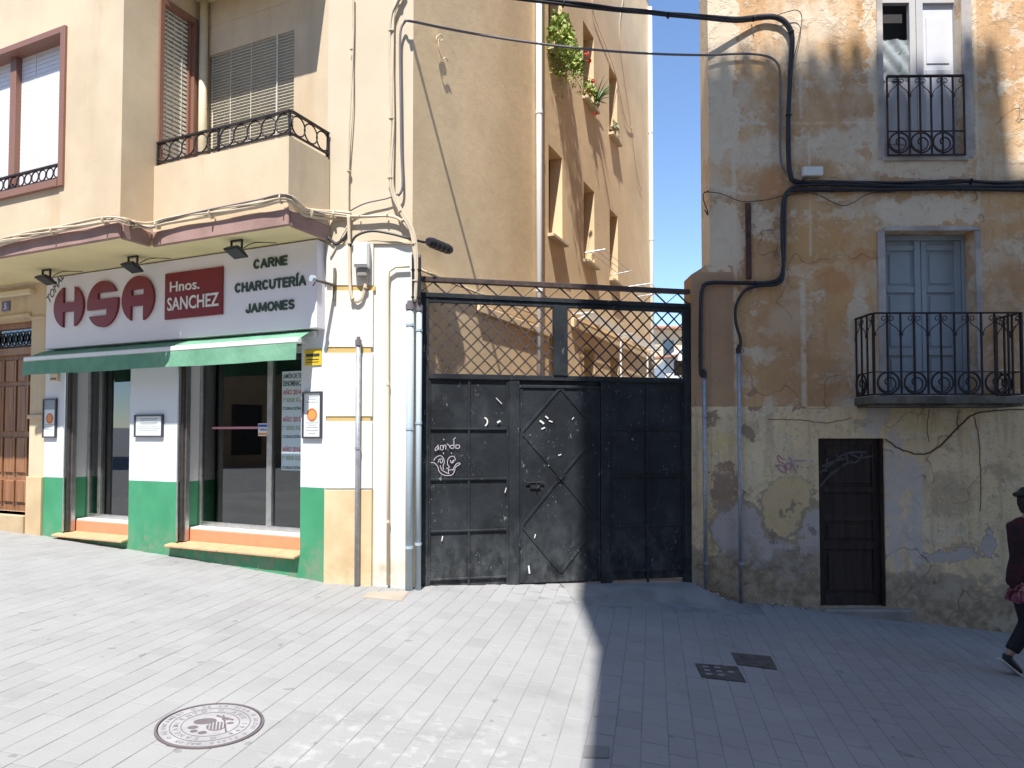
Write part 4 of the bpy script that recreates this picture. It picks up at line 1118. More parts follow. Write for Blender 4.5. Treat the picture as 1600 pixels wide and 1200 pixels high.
part('graffiti_tag', tg, plain('faded_purple_spray', c(.42, .20, .33), .9), ob)
part('door_threshold', MB().box(B, du0 - .0, du1 + .25, .002, .10, dz0 - .6, dz0 - .01), M['concrete'], ob, bevel=.02)
# blue-grey balcony door
def leaf_door(u0, u1, z0, z1, w, mat, panels, name='balcony_door'):
    d = part(name, MB().box(B, u0 - .02, u1 + .02, w - .05, w, z0 - .02, z1 + .02), M[mat], ob)
    um = (u0 + u1) / 2
    part('door_frame', MB().box(B, u0, u0 + .04, w + .001, w + .04, z0, z1).box(B, u1 - .04, u1, w + .001, w + .04, z0, z1).box(B, u0 + .04, u1 - .04, w + .001, w + .04, z1 - .06, z1), M[mat], d, bevel=.004)
    for a, b in ((u0 + .045, um - .004), (um + .004, u1 - .045)):
        part('door_stile', MB().box(B, a, a + .06, w + .001, w + .024, z0, z1 - .062), M[mat], d, bevel=.004)
        part('door_stile', MB().box(B, b - .07, b, w + .001, w + .026, z0, z1 - .062), M[mat], d, bevel=.004)
        for p in panels:
            part('door_rail', MB().box(B, a + .061, b - .071, w + .001, w + .022, z0 + p - .035, z0 + p + .035), M[mat], d, bevel=.006)
        ps = list(panels)
        for p, q in zip(ps[:-1], ps[1:]):
            part('door_panel', MB().box(B, a + .10, b - .11, w + .001, w + .012, z0 + p + .07, z0 + q - .07), M[mat], d, bevel=.01)
    return d
H_ = mz1 - mz0
leaf_door(mu0, mu1 - .0, mz0, mz1, -.20, 'grey_door', (.04, .50, 1.22, H_ - .14))
# upper window: pale right leaf, left leaf open behind plastic sheeting
uw = part('balcony_window', MB().box(B, tu0, tu1, -.30, -.28, tz0, tz1), M['room_dark'], ob)
ux = [u(x, 60, -.12) for x in (1381, 1420, 1430, 1441, 1490, 1503)]
zt0 = zo(1440, 117, -.12)
fr_ = MB().box(B, ux[1], ux[2] - .003, -.16, -.10, tz0, tz1).box(B, ux[2] + .003, ux[3], -.16, -.10, tz0, tz1).box(B, ux[4], tu1 - .002, -.16, -.10, tz0, tz1)
fr_.box(B, tu0, ux[1], -.16, -.10, zo(1400, 6, -.12), zo(1400, -6, -.12)).box(B, ux[3], ux[4], -.155, -.10, zo(1460, 6, -.12), zo(1460, -4, -.12))
part('window_frame', fr_, M['pale_door'], uw, bevel=.004)
part('shutter_panel', MB().box(B, ux[3], ux[4], -.16, -.135, tz0, zo(1460, 6, -.12)).box(B, ux[3] + .05, ux[4] - .05, -.135, -.125, zo(1460, 90), zo(1460, 16)).box(B, ux[3] + .04, ux[4] - .04, -.135, -.12, zo(1460, 108), zo(1460, 100)), plain('white_shutter_paint', c(.62, .62, .64), .6), uw, bevel=.003)
part('lower_panel', MB().box(B, tu0, ux[1], -.16, -.14, tz0, zo(1400, 118)).box(B, tu0 + .05, ux[1] - .04, -.14, -.128, tz0 + .2, zo(1400, 130)), M['pale_door'], uw, bevel=.003)
pl = MB(); nx, nz2 = 14, 12; P = []
za_, zb_2 = zo(1400, 118), zo(1400, 52)
for i in range(nx + 1):
    for j in range(nz2 + 1):
        P.append(B.P(tu0 + (ux[1] - tu0) * i / nx, -.13 + .018 * math.sin(i * .9 + j * 1.1) + random.uniform(-.008, .008), za_ + (zb_2 - za_) * j / nz2))
pl.add(P, [(i * (nz2 + 1) + j, (i + 1) * (nz2 + 1) + j, (i + 1) * (nz2 + 1) + j + 1, i * (nz2 + 1) + j + 1) for i in range(nx) for j in range(nz2)])
part('plastic_sheet', pl, plain('grey_plastic_sheet', c(.33, .36, .36), .22), uw, smooth=True)

# iron balconies: bars, scrolls, rings
def iron_front(fr, u0, u1, w, z0, z1, zb, par, pitch, mat, first_ring=0, end=True):
    mb = MB().box(fr, u0, u1, w - .02, w + .02, z1 - .014, z1).box(fr, u0, u1, w - .01, w + .01, zb - .005, zb + .005).box(fr, u0, u1, w - .012, w + .012, z0, z0 + .014)
    r = part('railing', mb, M[mat], par)
    n = max(1, int(round((u1 - u0) / pitch))); st = (u1 - u0) / n
    for i in range(n + 1):
        a = u0 + st * i
        part('bar', MB().box(fr, a - .008, a + .008, w - .008, w + .008, (z0 if i % 2 == 0 or True else zb), z1 - .014), M[mat], r)
    for i in range(0, n - 1, 2):
        cu = u0 + st * (i + 1); rr = min(st * .93, (zb - z0) / 2 - .008); cz = (zb + z0 + .01) / 2
        part('ring', MB().ring(fr, cu, w + .012, cz, rr, .011, 20, 5), M[mat], r, smooth=True)
        sc = []
        for k_ in range(16):
            t_ = k_ / 15; a = R(200 + 400 * t_); q = rr * (.95 - .75 * t_)
            sc.append(fr.P(cu + q * math.cos(a), w + .012, cz + q * math.sin(a)))
        part('scroll', MB().tube(sc, .008, 5), M[mat], r, smooth=True)
    for i in range(0, n, 2):
        cu = u0 + st * i
        s_mb = MB()
        for sg_ in (-1, 1):
            ce = cu + sg_ * st * .98
            if ce < u0 or ce > u1: continue
            sc = [fr.P(cu, w + .008, z1 - .235), fr.P(cu + sg_ * st * .3, w + .008, z1 - .17), fr.P(cu + sg_ * st * .8, w + .008, z1 - .12)]
            for k_ in range(14):
                t_ = k_ / 13; a = -60 + 440 * t_; q = .036 * (1 - .65 * t_)
                sc.append(fr.P(cu + sg_ * (st * .72 + q * math.cos(R(a))), w + .008, z1 - .068 + q * math.sin(R(a))))
            s_mb.tube(sc, .005, 5)
        s_mb.ring(fr, cu, w + .01, z1 - .235, .018, .006, 8, 5)
        part('scroll', s_mb, M[mat], r, smooth=True)
    return r
bwid = .40
bu0, bu1 = u(1365, 500, bwid), u(1596, 500, bwid)
bz1 = zo(1450, 488, bwid); bz0 = zo(1450, 617, bwid); bzb = zo(1450, 581, bwid)
bal = part('balcony_slab', MB().box(B, bu0 - .03, bu1 + .03, .002, bwid + .04, zo(1450, 631, bwid), zo(1450, 619, bwid)).box(B, bu0 + .0, bu1 - .0, .002, bwid, zo(1450, 631, bwid) - .03, zo(1450, 631, bwid) - .001), plaster('stained_slab', c(.17, .155, .13), .3, 5, .8, c(.05, .045, .04), .8), ob, bevel=.008)
iron_front(B, bu0, bu1, bwid, bz0, bz1, bzb, ob, .143, 'iron')
def side_frame(uv):
    p = B.P(uv, 0, 0); return Frame((p.x, p.y), u=(B.n.x, B.n.y))
for uv in (bu0, bu1):
    iron_front(side_frame(uv), .01, bwid - .02, 0, bz0, bz1, bzb, ob, .13, 'iron')
iron_front(B, tu0 + .01, tu1 - .01, .05, zo(1440, 243, .05), zo(1440, 118, .05), zo(1440, 205, .05), ob, .12, 'rusty_iron')
# dried creeper stem and the cracks around it under the balcony
def wobble(l, amp):
    pts = catmull([B.pp(x, y, .003) for x, y in l], 8)
    return [p + Vector((random.uniform(-amp, amp), 0, random.uniform(-amp, amp))) for p in pts]
cm = plain('dried_creeper', c(.13, .09, .06), .9, var=.3)
part('creeper_stem', MB().tube(wobble([(1383, 687), (1408, 702), (1440, 710), (1465, 700), (1490, 675), (1515, 652), (1545, 642), (1600, 640)], .007), lambda q: .010 - .005 * abs(q - .5), 6), cm, ob)
for l_ in ([(1452, 640), (1449, 665), (1451, 690)], [(1522, 650), (1529, 680), (1531, 712), (1533, 760), (1531, 800)], [(1330, 653), (1290, 661), (1250, 656), (1200, 655)], [(1500, 640), (1496, 655), (1498, 672)]):
    part('creeper_twig', MB().tube(wobble(l_, .006), .0035, 5), cm, ob)
# rusted iron strip on the wall
part('iron_strip', MB().box(B, u(1166), u(1174), .001, .03, zo(1170, 436), zo(1170, 318)), metal('rust', c(.09, .04, .032), .8, .1, .4), ob, bevel=.004)

# loose plaster rubble at the wall foot
rub = MB()
for cx, n_, sp2, dx in ((1096, 10, .05, 0), (1115, 8, .05, 0), (1145, 8, .07, 0), (1200, 16, .12, 0), (1255, 6, .1, 0)):
    for _ in range(n_):
        uu = u(cx, 940) + random.gauss(0, sp2); w_ = abs(random.gauss(.03, .04)) + .01
        p = B.P(uu, w_, 0); s_ = random.uniform(.008, .03); zz = g(p.x, p.y)
        P = [Vector((p.x + random.uniform(-1, 1) * s_, p.y + random.uniform(-1, 1) * s_, zz + random.uniform(-.2, 1.2) * s_)) for _ in range(6)]
        rub.add(P, [(0, 1, 2), (0, 2, 3), (0, 3, 4), (0, 4, 1), (5, 2, 1), (5, 3, 2), (5, 4, 3), (5, 1, 4)])
thing('rubble', rub, M['pale_plaster'], 'crumbs of fallen plaster along the foot of the old wall', 'rubble', kind='stuff')

# ------------------------------------------------------------------ pipes and cables
def pipe(fr, xyw, r, mat, label, cat='pipe', group=None, smooth=0, name='wall_pipe', clips=(), clipmat='galv'):
    pts = [fr.pp(x, y, w) for x, y, w in xyw]
    zs = min(p.z for p in pts); base = min(pts, key=lambda p: p.z)
    t = root(name, label, cat, base, group)
    part('tube', MB().tube(pts, r, 12, smooth=smooth), M[mat], t, smooth=True)
    return t
def foot(fr, x, w): # ground point below a pipe
    p = fr.pp(x, 800, w); return p
def vpipe(fr, x, ytop, w, r, mat, label, group=None, x2=None, clips=(), cap=None, name='wall_pipe', cat='pipe'):
    uu = fr.px(x, ytop, w)[0]; zt_ = fr.px(x, ytop, w)[1]
    p = fr.P(uu, w, 0); zg = g(p.x, p.y) - .01
    t = root(name, label, cat, Vector((p.x, p.y, zg)), group)
    part('tube', MB().cyl(fr.P(uu, w, zg), fr.P(uu, w, zt_), r, 14), M[mat], t, smooth=True)
    for y in clips:
        z = fr.px(x, y, w)[1]
        cl = MB().cyl(fr.P(uu, w, z - .012), fr.P(uu, w, z + .012), r + .006, 14)
        cl.box(fr, uu - .012, uu + .012, .0, max(.005, w - r), z - .01, z + .01)
        part('clip', cl, M[mat], t)
    if cap: part('collar', MB().cyl(fr.P(uu, w, zt_ - .04), fr.P(uu, w, zt_ + .02), r + .008, 14).cyl(fr.P(uu, w, zt_ + .02), fr.P(uu, w, zt_ + .05), r * .8, 12), M[cap], t)
    return t
vpipe(CH, 641, 478, .06, .038, 'grey_pipe', 'thicker blue grey cable duct on the pier corner beside the gate, left of the pair', 'cable ducts beside the gate', clips=(508, 670, 855), cap='grey_cable', name='cable_duct')
vpipe(CH, 655, 480, .02, .029, 'grey_pipe', 'thinner blue grey cable duct touching the left edge of the gate', 'cable ducts beside the gate', clips=(516, 661, 850), cap='grey_cable', name='cable_duct')
vpipe(CH, 560, 534, .07, .024, 'galv', 'bare grey steel conduit standing on the beige pilaster right of the shop', clips=(700,), cap='grey_cable', name='steel_conduit')
t = root('gas_pipe', 'cream painted thin pipe bending right at the top of the white pier', 'pipe', CH.pp(606, 905, .04))
part('tube', MB().tube([CH.pp(606, 914, .04), CH.pp(606, 700, .04), CH.pp(606, 520, .04), CH.pp(606, 440, .04), CH.pp(608, 424, .04), CH.pp(618, 417, .04), CH.pp(640, 416, .04)], .014, 10), M['cream_pipe'], t, smooth=True)
for y in (600, 815): part('clip', MB().cyl(CH.pp(606, y - 2, .04), CH.pp(606, y + 2, .04), .02, 10), M['cream_pipe'], t)
part('tube', MB().tube([AL.P(.02, .05, CH.Z(640, 418, .04)), AL.pp(700, 440, .03), AL.pp(750, 459, .03), AL.pp(850, 497, .03)], .014, 8), M['cream_pipe'], t, smooth=True)
# alley downpipes
def along(fr, uu, w, z0, z1, r, mat, label, group):
    p = fr.P(uu, w, z0); t = root('rainwater_pipe', label, 'pipe', p, group)
    part('tube', MB().cyl(p, fr.P(uu, w, z1), r, 14), M[mat], t, smooth=True)
    for z in (1.0, 3.6, 6.2, 8.8):
        part('clip', MB().cyl(fr.P(uu, w, z), fr.P(uu, w, z + .06), r + .008, 14), M[mat], t)
along(AL, AL.U(842.5, .06, 200), .06, -.3, 11.9, .045, 'white_bar', 'pale grey rainwater pipe in mid alley wall, left of the windows', 'rainwater pipes on the alley wall')
along(AL, 10.44, .05, -.3, 11.9, .05, 'white_bar', 'white rainwater pipe at the far end corner of the alley wall', 'rainwater pipes on the alley wall')

def cable(name, fr_pts, r, mat, label, smooth=5, cat='cable', group=None, n=7, jitter=0, strands=1, spread=0, ties=0):
    """strands wander round the main line; each strand and tie is a part"""
    base = min(fr_pts, key=lambda p: p.z)
    t = root(name, label, cat, base, group)
    line = catmull([Vector(p) for p in fr_pts], smooth)
    for s_ in range(strands):
        ph = random.uniform(0, 6.28); ph2 = random.uniform(0, 6.28); k_ = random.uniform(.5, .9)
        L = 0; pts = []
        for i, p in enumerate(line):
            if i: L += (line[i] - line[i - 1]).length
            tn = (line[min(i + 1, len(line) - 1)] - line[max(i - 1, 0)]).normalized()
            a = tn.cross(Vector((0, .98, .2))).normalized(); b = tn.cross(a)
            q = spread * (.6 + .4 * math.sin(L * 3 * k_ + ph))
            pts.append(p + a * math.cos(ph + L * 2.2 * k_) * q + b * math.sin(ph + L * 2.2 * k_) * q * .5)
        part('strand', MB().tube(pts, r * random.uniform(.8, 1.15), n), M[mat], t, smooth=True)
    if ties:
        for i in range(ties):
            k_ = int((i + .5) / ties * (len(line) - 1)); d = (line[k_ + 1] - line[k_]).normalized()
            part('tie', MB().cyl(line[k_] - d * .006, line[k_] + d * .006, spread * .75 + r * 1.1, 8), M[mat], t)
    return t
# bundle draped along the cornice
def SHp(l, w): return [SH.pp(x, y, w) for x, y in l]
cb1 = SHp([(-60, 408), (0, 380), (60, 366), (120, 355), (165, 345)], 1.02) + [SH.pp(190, 344, 1.0), SH.pp(212, 352, .80), SH.pp(237, 354, .68)] + SHp([(265, 347), (330, 335), (400, 322), (447, 311)], .65)
cb2 = [SH.P(.06, .42, SH.Z(470, 318, .6)), SH.P(.06, .2, SH.Z(498, 328, .3))]
tail = [CH.pp(520, 336, .05), CH.pp(548, 338, .05)]
cable('cable_bundle', cb1 + cb2 + tail, .011, 'cream_cable', 'wavy bundle of painted cables draped over the mauve cornice above the shop', strands=9, spread=.045, ties=9)
cable('cable_bundle', SHp([(-60, 400), (0, 374), (90, 356), (150, 343)], 1.03) + [SH.pp(180, 338, 1.02), SH.pp(205, 346, .9), SH.pp(236, 356, .7)] + SHp([(260, 343), (330, 327), (400, 313), (447, 304)], .67) + [SH.P(.07, .4, SH.Z(470, 312, .6)), SH.P(.07, .1, SH.Z(500, 325, .3))],
      .007, 'grey_cable', 'single dark cable looping above the painted cable bundle on the cornice')
cable('cable', [CH.pp(x, y, .04) for x, y in ((551, -10), (550, 60), (549, 150), (546, 230), (545, 290), (545, 345))], .006, 'cream_cable', 'pair of thin painted cables running straight down the pier above the meter box', strands=2, spread=.02, ties=2)
cable('cable_bundle', [CH.pp(x, y, .05) for x, y in ((632, -20), (618, 10), (612, 35), (611, 120), (612, 200), (610, 260), (612, 300), (625, 330), (642, 360), (648, 395), (649, 430), (648, 472))], .011, 'cream_cable', 'thick upright bundle of painted cables near the corner edge of the cream pier', strands=5, spread=.026, ties=7)
cable('cable', [CH.pp(x, y, .05) for x, y in ((545, 338), (575, 337), (605, 336), (625, 342), (640, 358))], .012, 'cream_cable', 'short level run of painted cables joining the meter loop to the corner bundle', strands=3, spread=.018, ties=3)
cable('cable', [CH.pp(x, y, .06) for x, y in ((545, 335), (546, 380), (546, 430), (548, 460), (556, 472), (566, 466), (572, 445), (574, 425))], .012, 'cream_cable', 'hanging loop of painted cables dipping below the white meter box', strands=3, spread=.016, ties=3)
cable('cable', [CH.pp(x, y, .05) for x, y in ((546, 330), (570, 318), (605, 310), (622, 303))], .008, 'grey_cable', 'grey cable slanting up from the meter loop to the dark riser')
cable('cable', [CH.pp(x, y, .055) for x, y in ((546, 385), (556, 368), (580, 360), (610, 364), (640, 372))] + [AL.pp(664, 378, .10)], .013, 'black_cable', 'dark arched cables above the white meter box leading to the black closure', strands=2, spread=.012)
cable('cable', [CH.pp(x, y, .05) for x, y in ((512, 370), (525, 380), (538, 372), (545, 360))], .010, 'black_cable', 'short dark cable end between the sign corner and the painted loop', strands=2, spread=.01)
cable('cable', [CH.pp(x, y, .04) for x, y in ((516, 402), (522, 392), (532, 372), (545, 350))], .009, 'cream_cable', 'cream cable sweeping up from behind the shop sign')
for x, lb_ in ((646, 'black cable emerging from the thicker duct'), (655, 'black cable emerging from the thinner duct by the gate')):
    cable('cable', [CH.pp(x, y, .05) for y in (476, 440, 398)], .016, 'black_cable', lb_, strands=2, spread=.010, ties=2)
# splice closure
t = root('splice_closure', 'black ribbed cable splice closure sticking out past the pier corner', 'cable box', AL.pp(685, 388, .14))
a, b = AL.pp(669, 377, .15), AL.pp(704, 391, .12)
part('body', MB().tube([a, a + (b - a) * .08, a + (b - a) * .1, b - (b - a) * .1, b - (b - a) * .08, b], lambda t_: .05 if .1 < t_ < .9 else .035, 14), M['black_cable'], t)
for k_ in (.2, .4, .6, .8): part('rib', MB().cyl(a + (b - a) * (k_ - .03), a + (b - a) * (k_ + .03), .055, 14), M['black_cable'], t)
# meter box
t = root('meter_box', 'white electricity box on the pier with a cable loop under it', 'box', CH.pp(565, 418, .05))
mu_0, mu_1, mz_0, mz_1 = CH.U(553, .1, 400), CH.U(577, .1, 400), CH.Z(565, 418, .1), CH.Z(565, 379, .1)
part('case', MB().box(CH, mu_0, mu_1, .031, .14, mz_0, mz_1), M['meter'], t, bevel=.012)
part('lid', MB().box(CH, mu_0 + .012, mu_1 - .012, .141, .15, mz_0 + .02, mz_1 - .015), M['meter'], t, bevel=.006)
part('cable_entry', MB().box(CH, mu_0 + .03, mu_1 - .02, .04, .11, mz_0 - .09, mz_0 - .001), M['concrete'], t, bevel=.01)
M['rusty_steel'] = metal('dull_rusty_steel', c(.16, .14, .12), .7, .2, .2)
# T bracket beside sign
t = root('sign_bracket', 'rusty T shaped steel bracket with round glass end beside the shop sign', 'bracket', CH.pp(523, 470, .06))
part('plate', MB().bar(CH.pp(523, 419, .05), CH.pp(522, 470, .05), .025, .02, CH.n), M['rusty_steel'], t)
part('arm', MB().cyl(CH.pp(522, 446, .06), CH.pp(490, 436, .34), .016, 10), M['rusty_steel'], t, smooth=True)
part('end_cap', MB().cyl(CH.pp(491, 436, .33), CH.pp(486, 434.5, .36), .032, 12), M['grey_pipe'], t)
part('tape', MB().bar(CH.pp(493, 440, .3), CH.pp(489, 447, .3), .012, .004, CH.n), M['red_ink'], t)
# little bird-like wire hooks on the alley wall
hk = MB().tube([AL.pp(x, y, .04) for x, y in ((683, 66), (682, 58), (688, 54), (692, 60), (688, 64), (685, 62), (686, 78), (691, 92), (696, 90), (700, 96))], .006, 6, smooth=3)
thing('wall_hook', hk, M['cream_pipe'], 'curled cream wire hook on the tan alley wall near the cable corner', 'hook', smooth=True)

# overhead cables across the alley
def sag(p, q, s, n=10): return [p + (q - p) * (i / n) - Vector((0, 0, s * 4 * (i / n) * (1 - i / n))) for i in range(n + 1)]
P1 = CH.pp(628, -32, .28); Q1 = B.pp(1150, 32, .10)
th_ = sag(P1, Q1, .05)
bend = [B.pp(x, y, .05) for x, y in ((1185, 28), (1208, 27), (1225, 34), (1236, 50), (1238, 75), (1234, 120), (1232, 180), (1233, 240), (1236, 272), (1246, 283), (1300, 284), (1400, 287), (1500, 283), (1560, 286), (1640, 284))]
cable('overhead_cable', th_ + bend, .015, 'black_cable', 'thick twisted black cables crossing the alley at the top and turning down the old wall', strands=5, spread=.026, smooth=4, ties=8)
P2 = CH.pp(640, 33, .09); Q2 = B.pp(1112, 86, .06)
th_ = [CH.pp(x, y, .06) for x, y in ((622, 306), (629, 290), (627, 230), (626, 150), (625, 80), (626, 48), (632, 35))] + sag(P2, Q2, .09)
bend = [B.pp(x, y, .04) for x, y in ((1160, 84), (1195, 87), (1214, 98), (1219, 120), (1219, 180), (1219, 235), (1223, 262), (1236, 277))]
cable('overhead_cable', th_ + bend, .013, 'grey_cable', 'single thinner cable crossing the alley below the thick bundle', smooth=4)
cable('cable', [B.pp(x, y, .04) for x, y in ((1640, 297), (1500, 295), (1400, 296), (1300, 297), (1245, 297), (1230, 302), (1226, 320), (1225, 380), (1222, 425), (1205, 441), (1150, 442), (1110, 442), (1098, 450), (1095, 480), (1095, 575), (1097, 585))],
      .024, 'black_cable', 'black cable running level under the main bundle then left to the gate pier', smooth=4, ties=7, spread=.004)
cable('cable', [B.pp(x, y, .05) for x, y in ((1640, 290), (1450, 291), (1300, 289), (1262, 289), (1240, 292), (1226, 305), (1222, 330), (1222, 380), (1224, 430), (1214, 444), (1185, 447), (1163, 455), (1150, 478), (1150, 505), (1157, 530), (1156, 545))],
      .018, 'black_cable', 'black cable curling in an S down to the galvanised conduit left of the door', smooth=4)
cable('cable', [B.pp(x, y, .06) for x, y in ((1205, 27), (1225, 20), (1245, 16), (1253, 28), (1248, 60), (1238, 100))], .005, 'black_cable', 'thin loose loop of black wire at the top bend of the old wall cables')
cable('cable', [B.pp(x, y, .03) for x, y in ((1100, 300), (1125, 302), (1150, 312), (1165, 315), (1200, 312), (1225, 306), (1270, 302), (1310, 320), (1330, 318), (1360, 302), (1400, 300))], .004, 'black_cable', 'thin slack wire wandering across the old wall at the rusty strip')
t = root('wire_hook', 'tangled thin black wire hooks on the left edge of the old building', 'hook', B.pp(1102, 330, .05))
part('wire', MB().tube([B.pp(x, y, .05) for x, y in ((1108, 298), (1099, 303), (1100, 315), (1104, 325), (1106, 334), (1101, 328))], .006, 6, smooth=3), M['black_cable'], t, smooth=True)
part('insulator', MB().cyl(B.pp(1104, 331, .05), B.pp(1106, 336, .05), .012, 8), M['black_cable'], t)
t = root('junction_box', 'small pale grey junction box sitting on the cables of the old wall', 'box', B.pp(1273, 278, .05))
part('case', MB().box(B, u(1254), u(1285), .01, .08, zo(1270, 278), zo(1270, 264)), M['meter'], t, bevel=.006)
part('screw', MB().cyl(B.pp(1283, 276, .08), B.pp(1283, 276, .09), .006, 6), M['galv'], t)
def wallpipe2(x, yt, label):
    t = vpipe(B, x, yt, .05, .022, 'galv', label, 'galvanised conduits on the old wall', clips=(650, 770, 880), cap='black_cable', name='steel_conduit')
    return t
wallpipe2(1100, 584, 'galvanised conduit on the gate pier, left of the pair')
wallpipe2(1154, 546, 'galvanised conduit left of the purple graffiti, right of the pair')

# ------------------------------------------------------------------ small things on the shop
def flood(x0, x1, y0, y1, label):
    w = .46
    uc = SH.px((x0 + x1) / 2, y1, w)[0]
    t = root('floodlight', label, 'floodlight', SH.P(uc, w, 3.36), 'floodlights over the shop sign')
    return t, uc, w
proto = None
for i, (x, y, lb_) in enumerate(((73, 410, 'leftmost of three black floodlights under the soffit, above the H'), (208, 389, 'middle black floodlight under the soffit, above the A'), (370, 362, 'right black floodlight under the soffit, nearest the word CARNE'))):
    w = .40
    uc, zc_ = SH.px(x, y, w)
    base = SH.P(uc, w, 3.36)
    if proto is None:
        t = root('floodlight', lb_, 'floodlight', base, 'floodlights over the shop sign'); proto = t
        for s_ in (-1, 1): part('bracket_arm', MB().box(SH, uc + s_ * .07 - .006, uc + s_ * .07 + .006, w - .01, w + .01, 3.39, 3.497), M['black'], t)
        part('bracket_foot', MB().box(SH, uc - .076, uc + .076, w - .012, w + .012, 3.485, 3.499), M['black'], t)
        q = MB(); P = [SH.P(uc + a, w + b, z) for a, b, z in ((-.10, .09, 3.40), (.10, .09, 3.40), (.10, -.07, 3.33), (-.10, -.07, 3.33), (-.07, .05, 3.43), (.07, .05, 3.43), (.07, -.03, 3.40), (-.07, -.03, 3.40))]
        q.add(P, [(3, 2, 1, 0), (4, 5, 6, 7), (0, 1, 5, 4), (1, 2, 6, 5), (2, 3, 7, 6), (3, 0, 4, 7)])
        part('housing', q, M['black'], t, bevel=.006)
        P = [SH.P(uc + a, w + b, z) for a, b, z in ((-.088, .078, 3.392), (.088, .078, 3.392), (.088, -.058, 3.332), (-.088, -.058, 3.332))]
        P += [p - Vector((0, 0, .006)) for p in P]
        part('lens', MB().add(P, [(0, 1, 2, 3), (7, 6, 5, 4), (0, 4, 5, 1), (1, 5, 6, 2), (2, 6, 7, 3), (3, 7, 4, 0)]), M['black'], t)
        part('lead', MB().tube([SH.P(uc + .05, w - .04, 3.42), SH.P(uc + .12, w - .12, 3.49), SH.P(uc + .3, w - .24, 3.497)], .005, 6, smooth=3), M['black'], t)
    else:
        t = proto.copy(); C.objects.link(t); t.location = base; t['label'] = lb_
        for ch in [o for o in C.objects if o.parent == proto]:
            d = ch.copy(); C.objects.link(d); d.parent = t

def framed(x0, x1, y0, y1, label, seal=None, lines_=(), w=.004, fr=SH, head=None):
    ym = (y0 + y1) / 2; xm = (x0 + x1) / 2
    a, b = fr.px(x0, ym, w)[0], fr.px(x1, ym, w)[0]; z1_, z0_ = fr.px(xm, y0, w)[1], fr.px(xm, y1, w)[1]
    t = root('framed_notice', label, 'notice', fr.P((a + b) / 2, w, z0_))
    fw = .018
    part('frame', MB().box(fr, a, a + fw, w, w + .025, z0_, z1_).box(fr, b - fw, b, w, w + .025, z0_, z1_).box(fr, a + fw, b - fw, w, w + .025, z0_, z0_ + fw).box(fr, a + fw, b - fw, w, w + .025, z1_ - fw, z1_), M['frame_black'], t)
    part('paper', MB().box(fr, a + fw, b - fw, w, w + .012, z0_ + fw, z1_ - fw), M['paper'], t)
    if head: part('header', MB().box(fr, a + fw, b - fw, w + .0125, w + .014, z1_ - fw - head, z1_ - fw), plain('grey_header', c(.28, .32, .36), .6), t)
    uc = (a + b) / 2
    if seal:
        zc_ = fr.px(xm, seal, w)[1]
        part('seal', MB().tube([fr.P(uc, w + .0125, zc_), fr.P(uc, w + .015, zc_)], .068, 24), M['orange'], t)
        part('seal_ring', MB().ring(fr, uc, w + .016, zc_, .055, .003, 20, 4), M['red_ink'], t)
    L = MB()
    for zf, wf in lines_:
        z = z1_ - fw - (z1_ - z0_ - 2 * fw) * zf; hw = (b - a - 2 * fw) * wf / 2
        L.box(fr, uc - hw, uc + hw, w + .0125, w + .0135, z - .003, z + .003)
    if lines_: part('printed_lines', L, M['grey_ink'], t)
    return t
framed(69, 89.5, 623, 684, 'tall framed notice with orange seal at the left end of the shop front', 654, ((.68, .8), (.73, .6), (.8, .7), (.85, .5)), head=.12)
framed(212, 256, 648, 683, 'wide framed notice on the column between the two shop openings', None, ((.12, .7), (.2, .62), (.34, .7), (.40, .6), (.55, .85), (.65, .85), (.75, .7)))
framed(474, 504, 612, 685, 'tall framed notice with orange seal right of the shop door', 648, ((.08, .7), (.13, .5), (.2, .8), (.68, .8), (.73, .55), (.79, .7), (.86, .8), (.92, .4)))
# yellow alarm plate
a, b = SH.px(476, 560, .01)[0], SH.px(502, 560, .01)[0]; z1_, z0_ = SH.Z(489, 546, .01), SH.Z(489, 571, .01)
t = root('alarm_plate', 'small yellow alarm company plate right of the awning end', 'sign', SH.P((a + b) / 2, .01, z0_))
part('plate', MB().box(SH, a, b, .003, .012, z0_, z1_), M['yellow'], t, bevel=.002)
part('lettering', MB().box(SH, a + .02, b - .02, .0125, .0135, z0_ + .09, z0_ + .12).box(SH, a + .03, b - .03, .0125, .0135, z0_ + .055, z0_ + .065).box(SH, a + .02, b - .03, .0125, .0135, z0_ + .03, z0_ + .038), M['ink'], t)
# little cream box on left column
a, b = SH.px(80, 590, .01)[0], SH.px(92, 590, .01)[0]; z1_, z0_ = SH.Z(86, 584, .01), SH.Z(86, 596, .01)
t = root('bell_box', 'tiny cream bell box just under the left end of the awning', 'box', SH.P((a + b) / 2, .01, z0_))
part('case', MB().box(SH, a, b, .002, .03, z0_, z1_), M['cream_pipe'], t, bevel=.003)
part('label', MB().box(SH, a + .02, b - .02, .0305, .032, z0_ + .02, z0_ + .045), M['sign_red'], t)
# house number
a, b = SH.px(2.5, 478, .01)[0], SH.px(15, 478, .01)[0]; z1_, z0_ = SH.Z(9, 471, .01), SH.Z(9, 486, .01)
t = root('house_number', 'small blue enamel house number plate reading 5 over the wooden door', 'sign', SH.P((a + b) / 2, .01, z0_))
part('plate', MB().box(SH, a, b, .003, .012, z0_, z1_), plain('violet_enamel', c(.09, .07, .20), .3), t, bevel=.003)
part('lettering', text_mb('5', SH, (a + b) / 2, (z0_ + z1_) / 2, .045, .08, .012, .002, .02), M['off_white'], t)
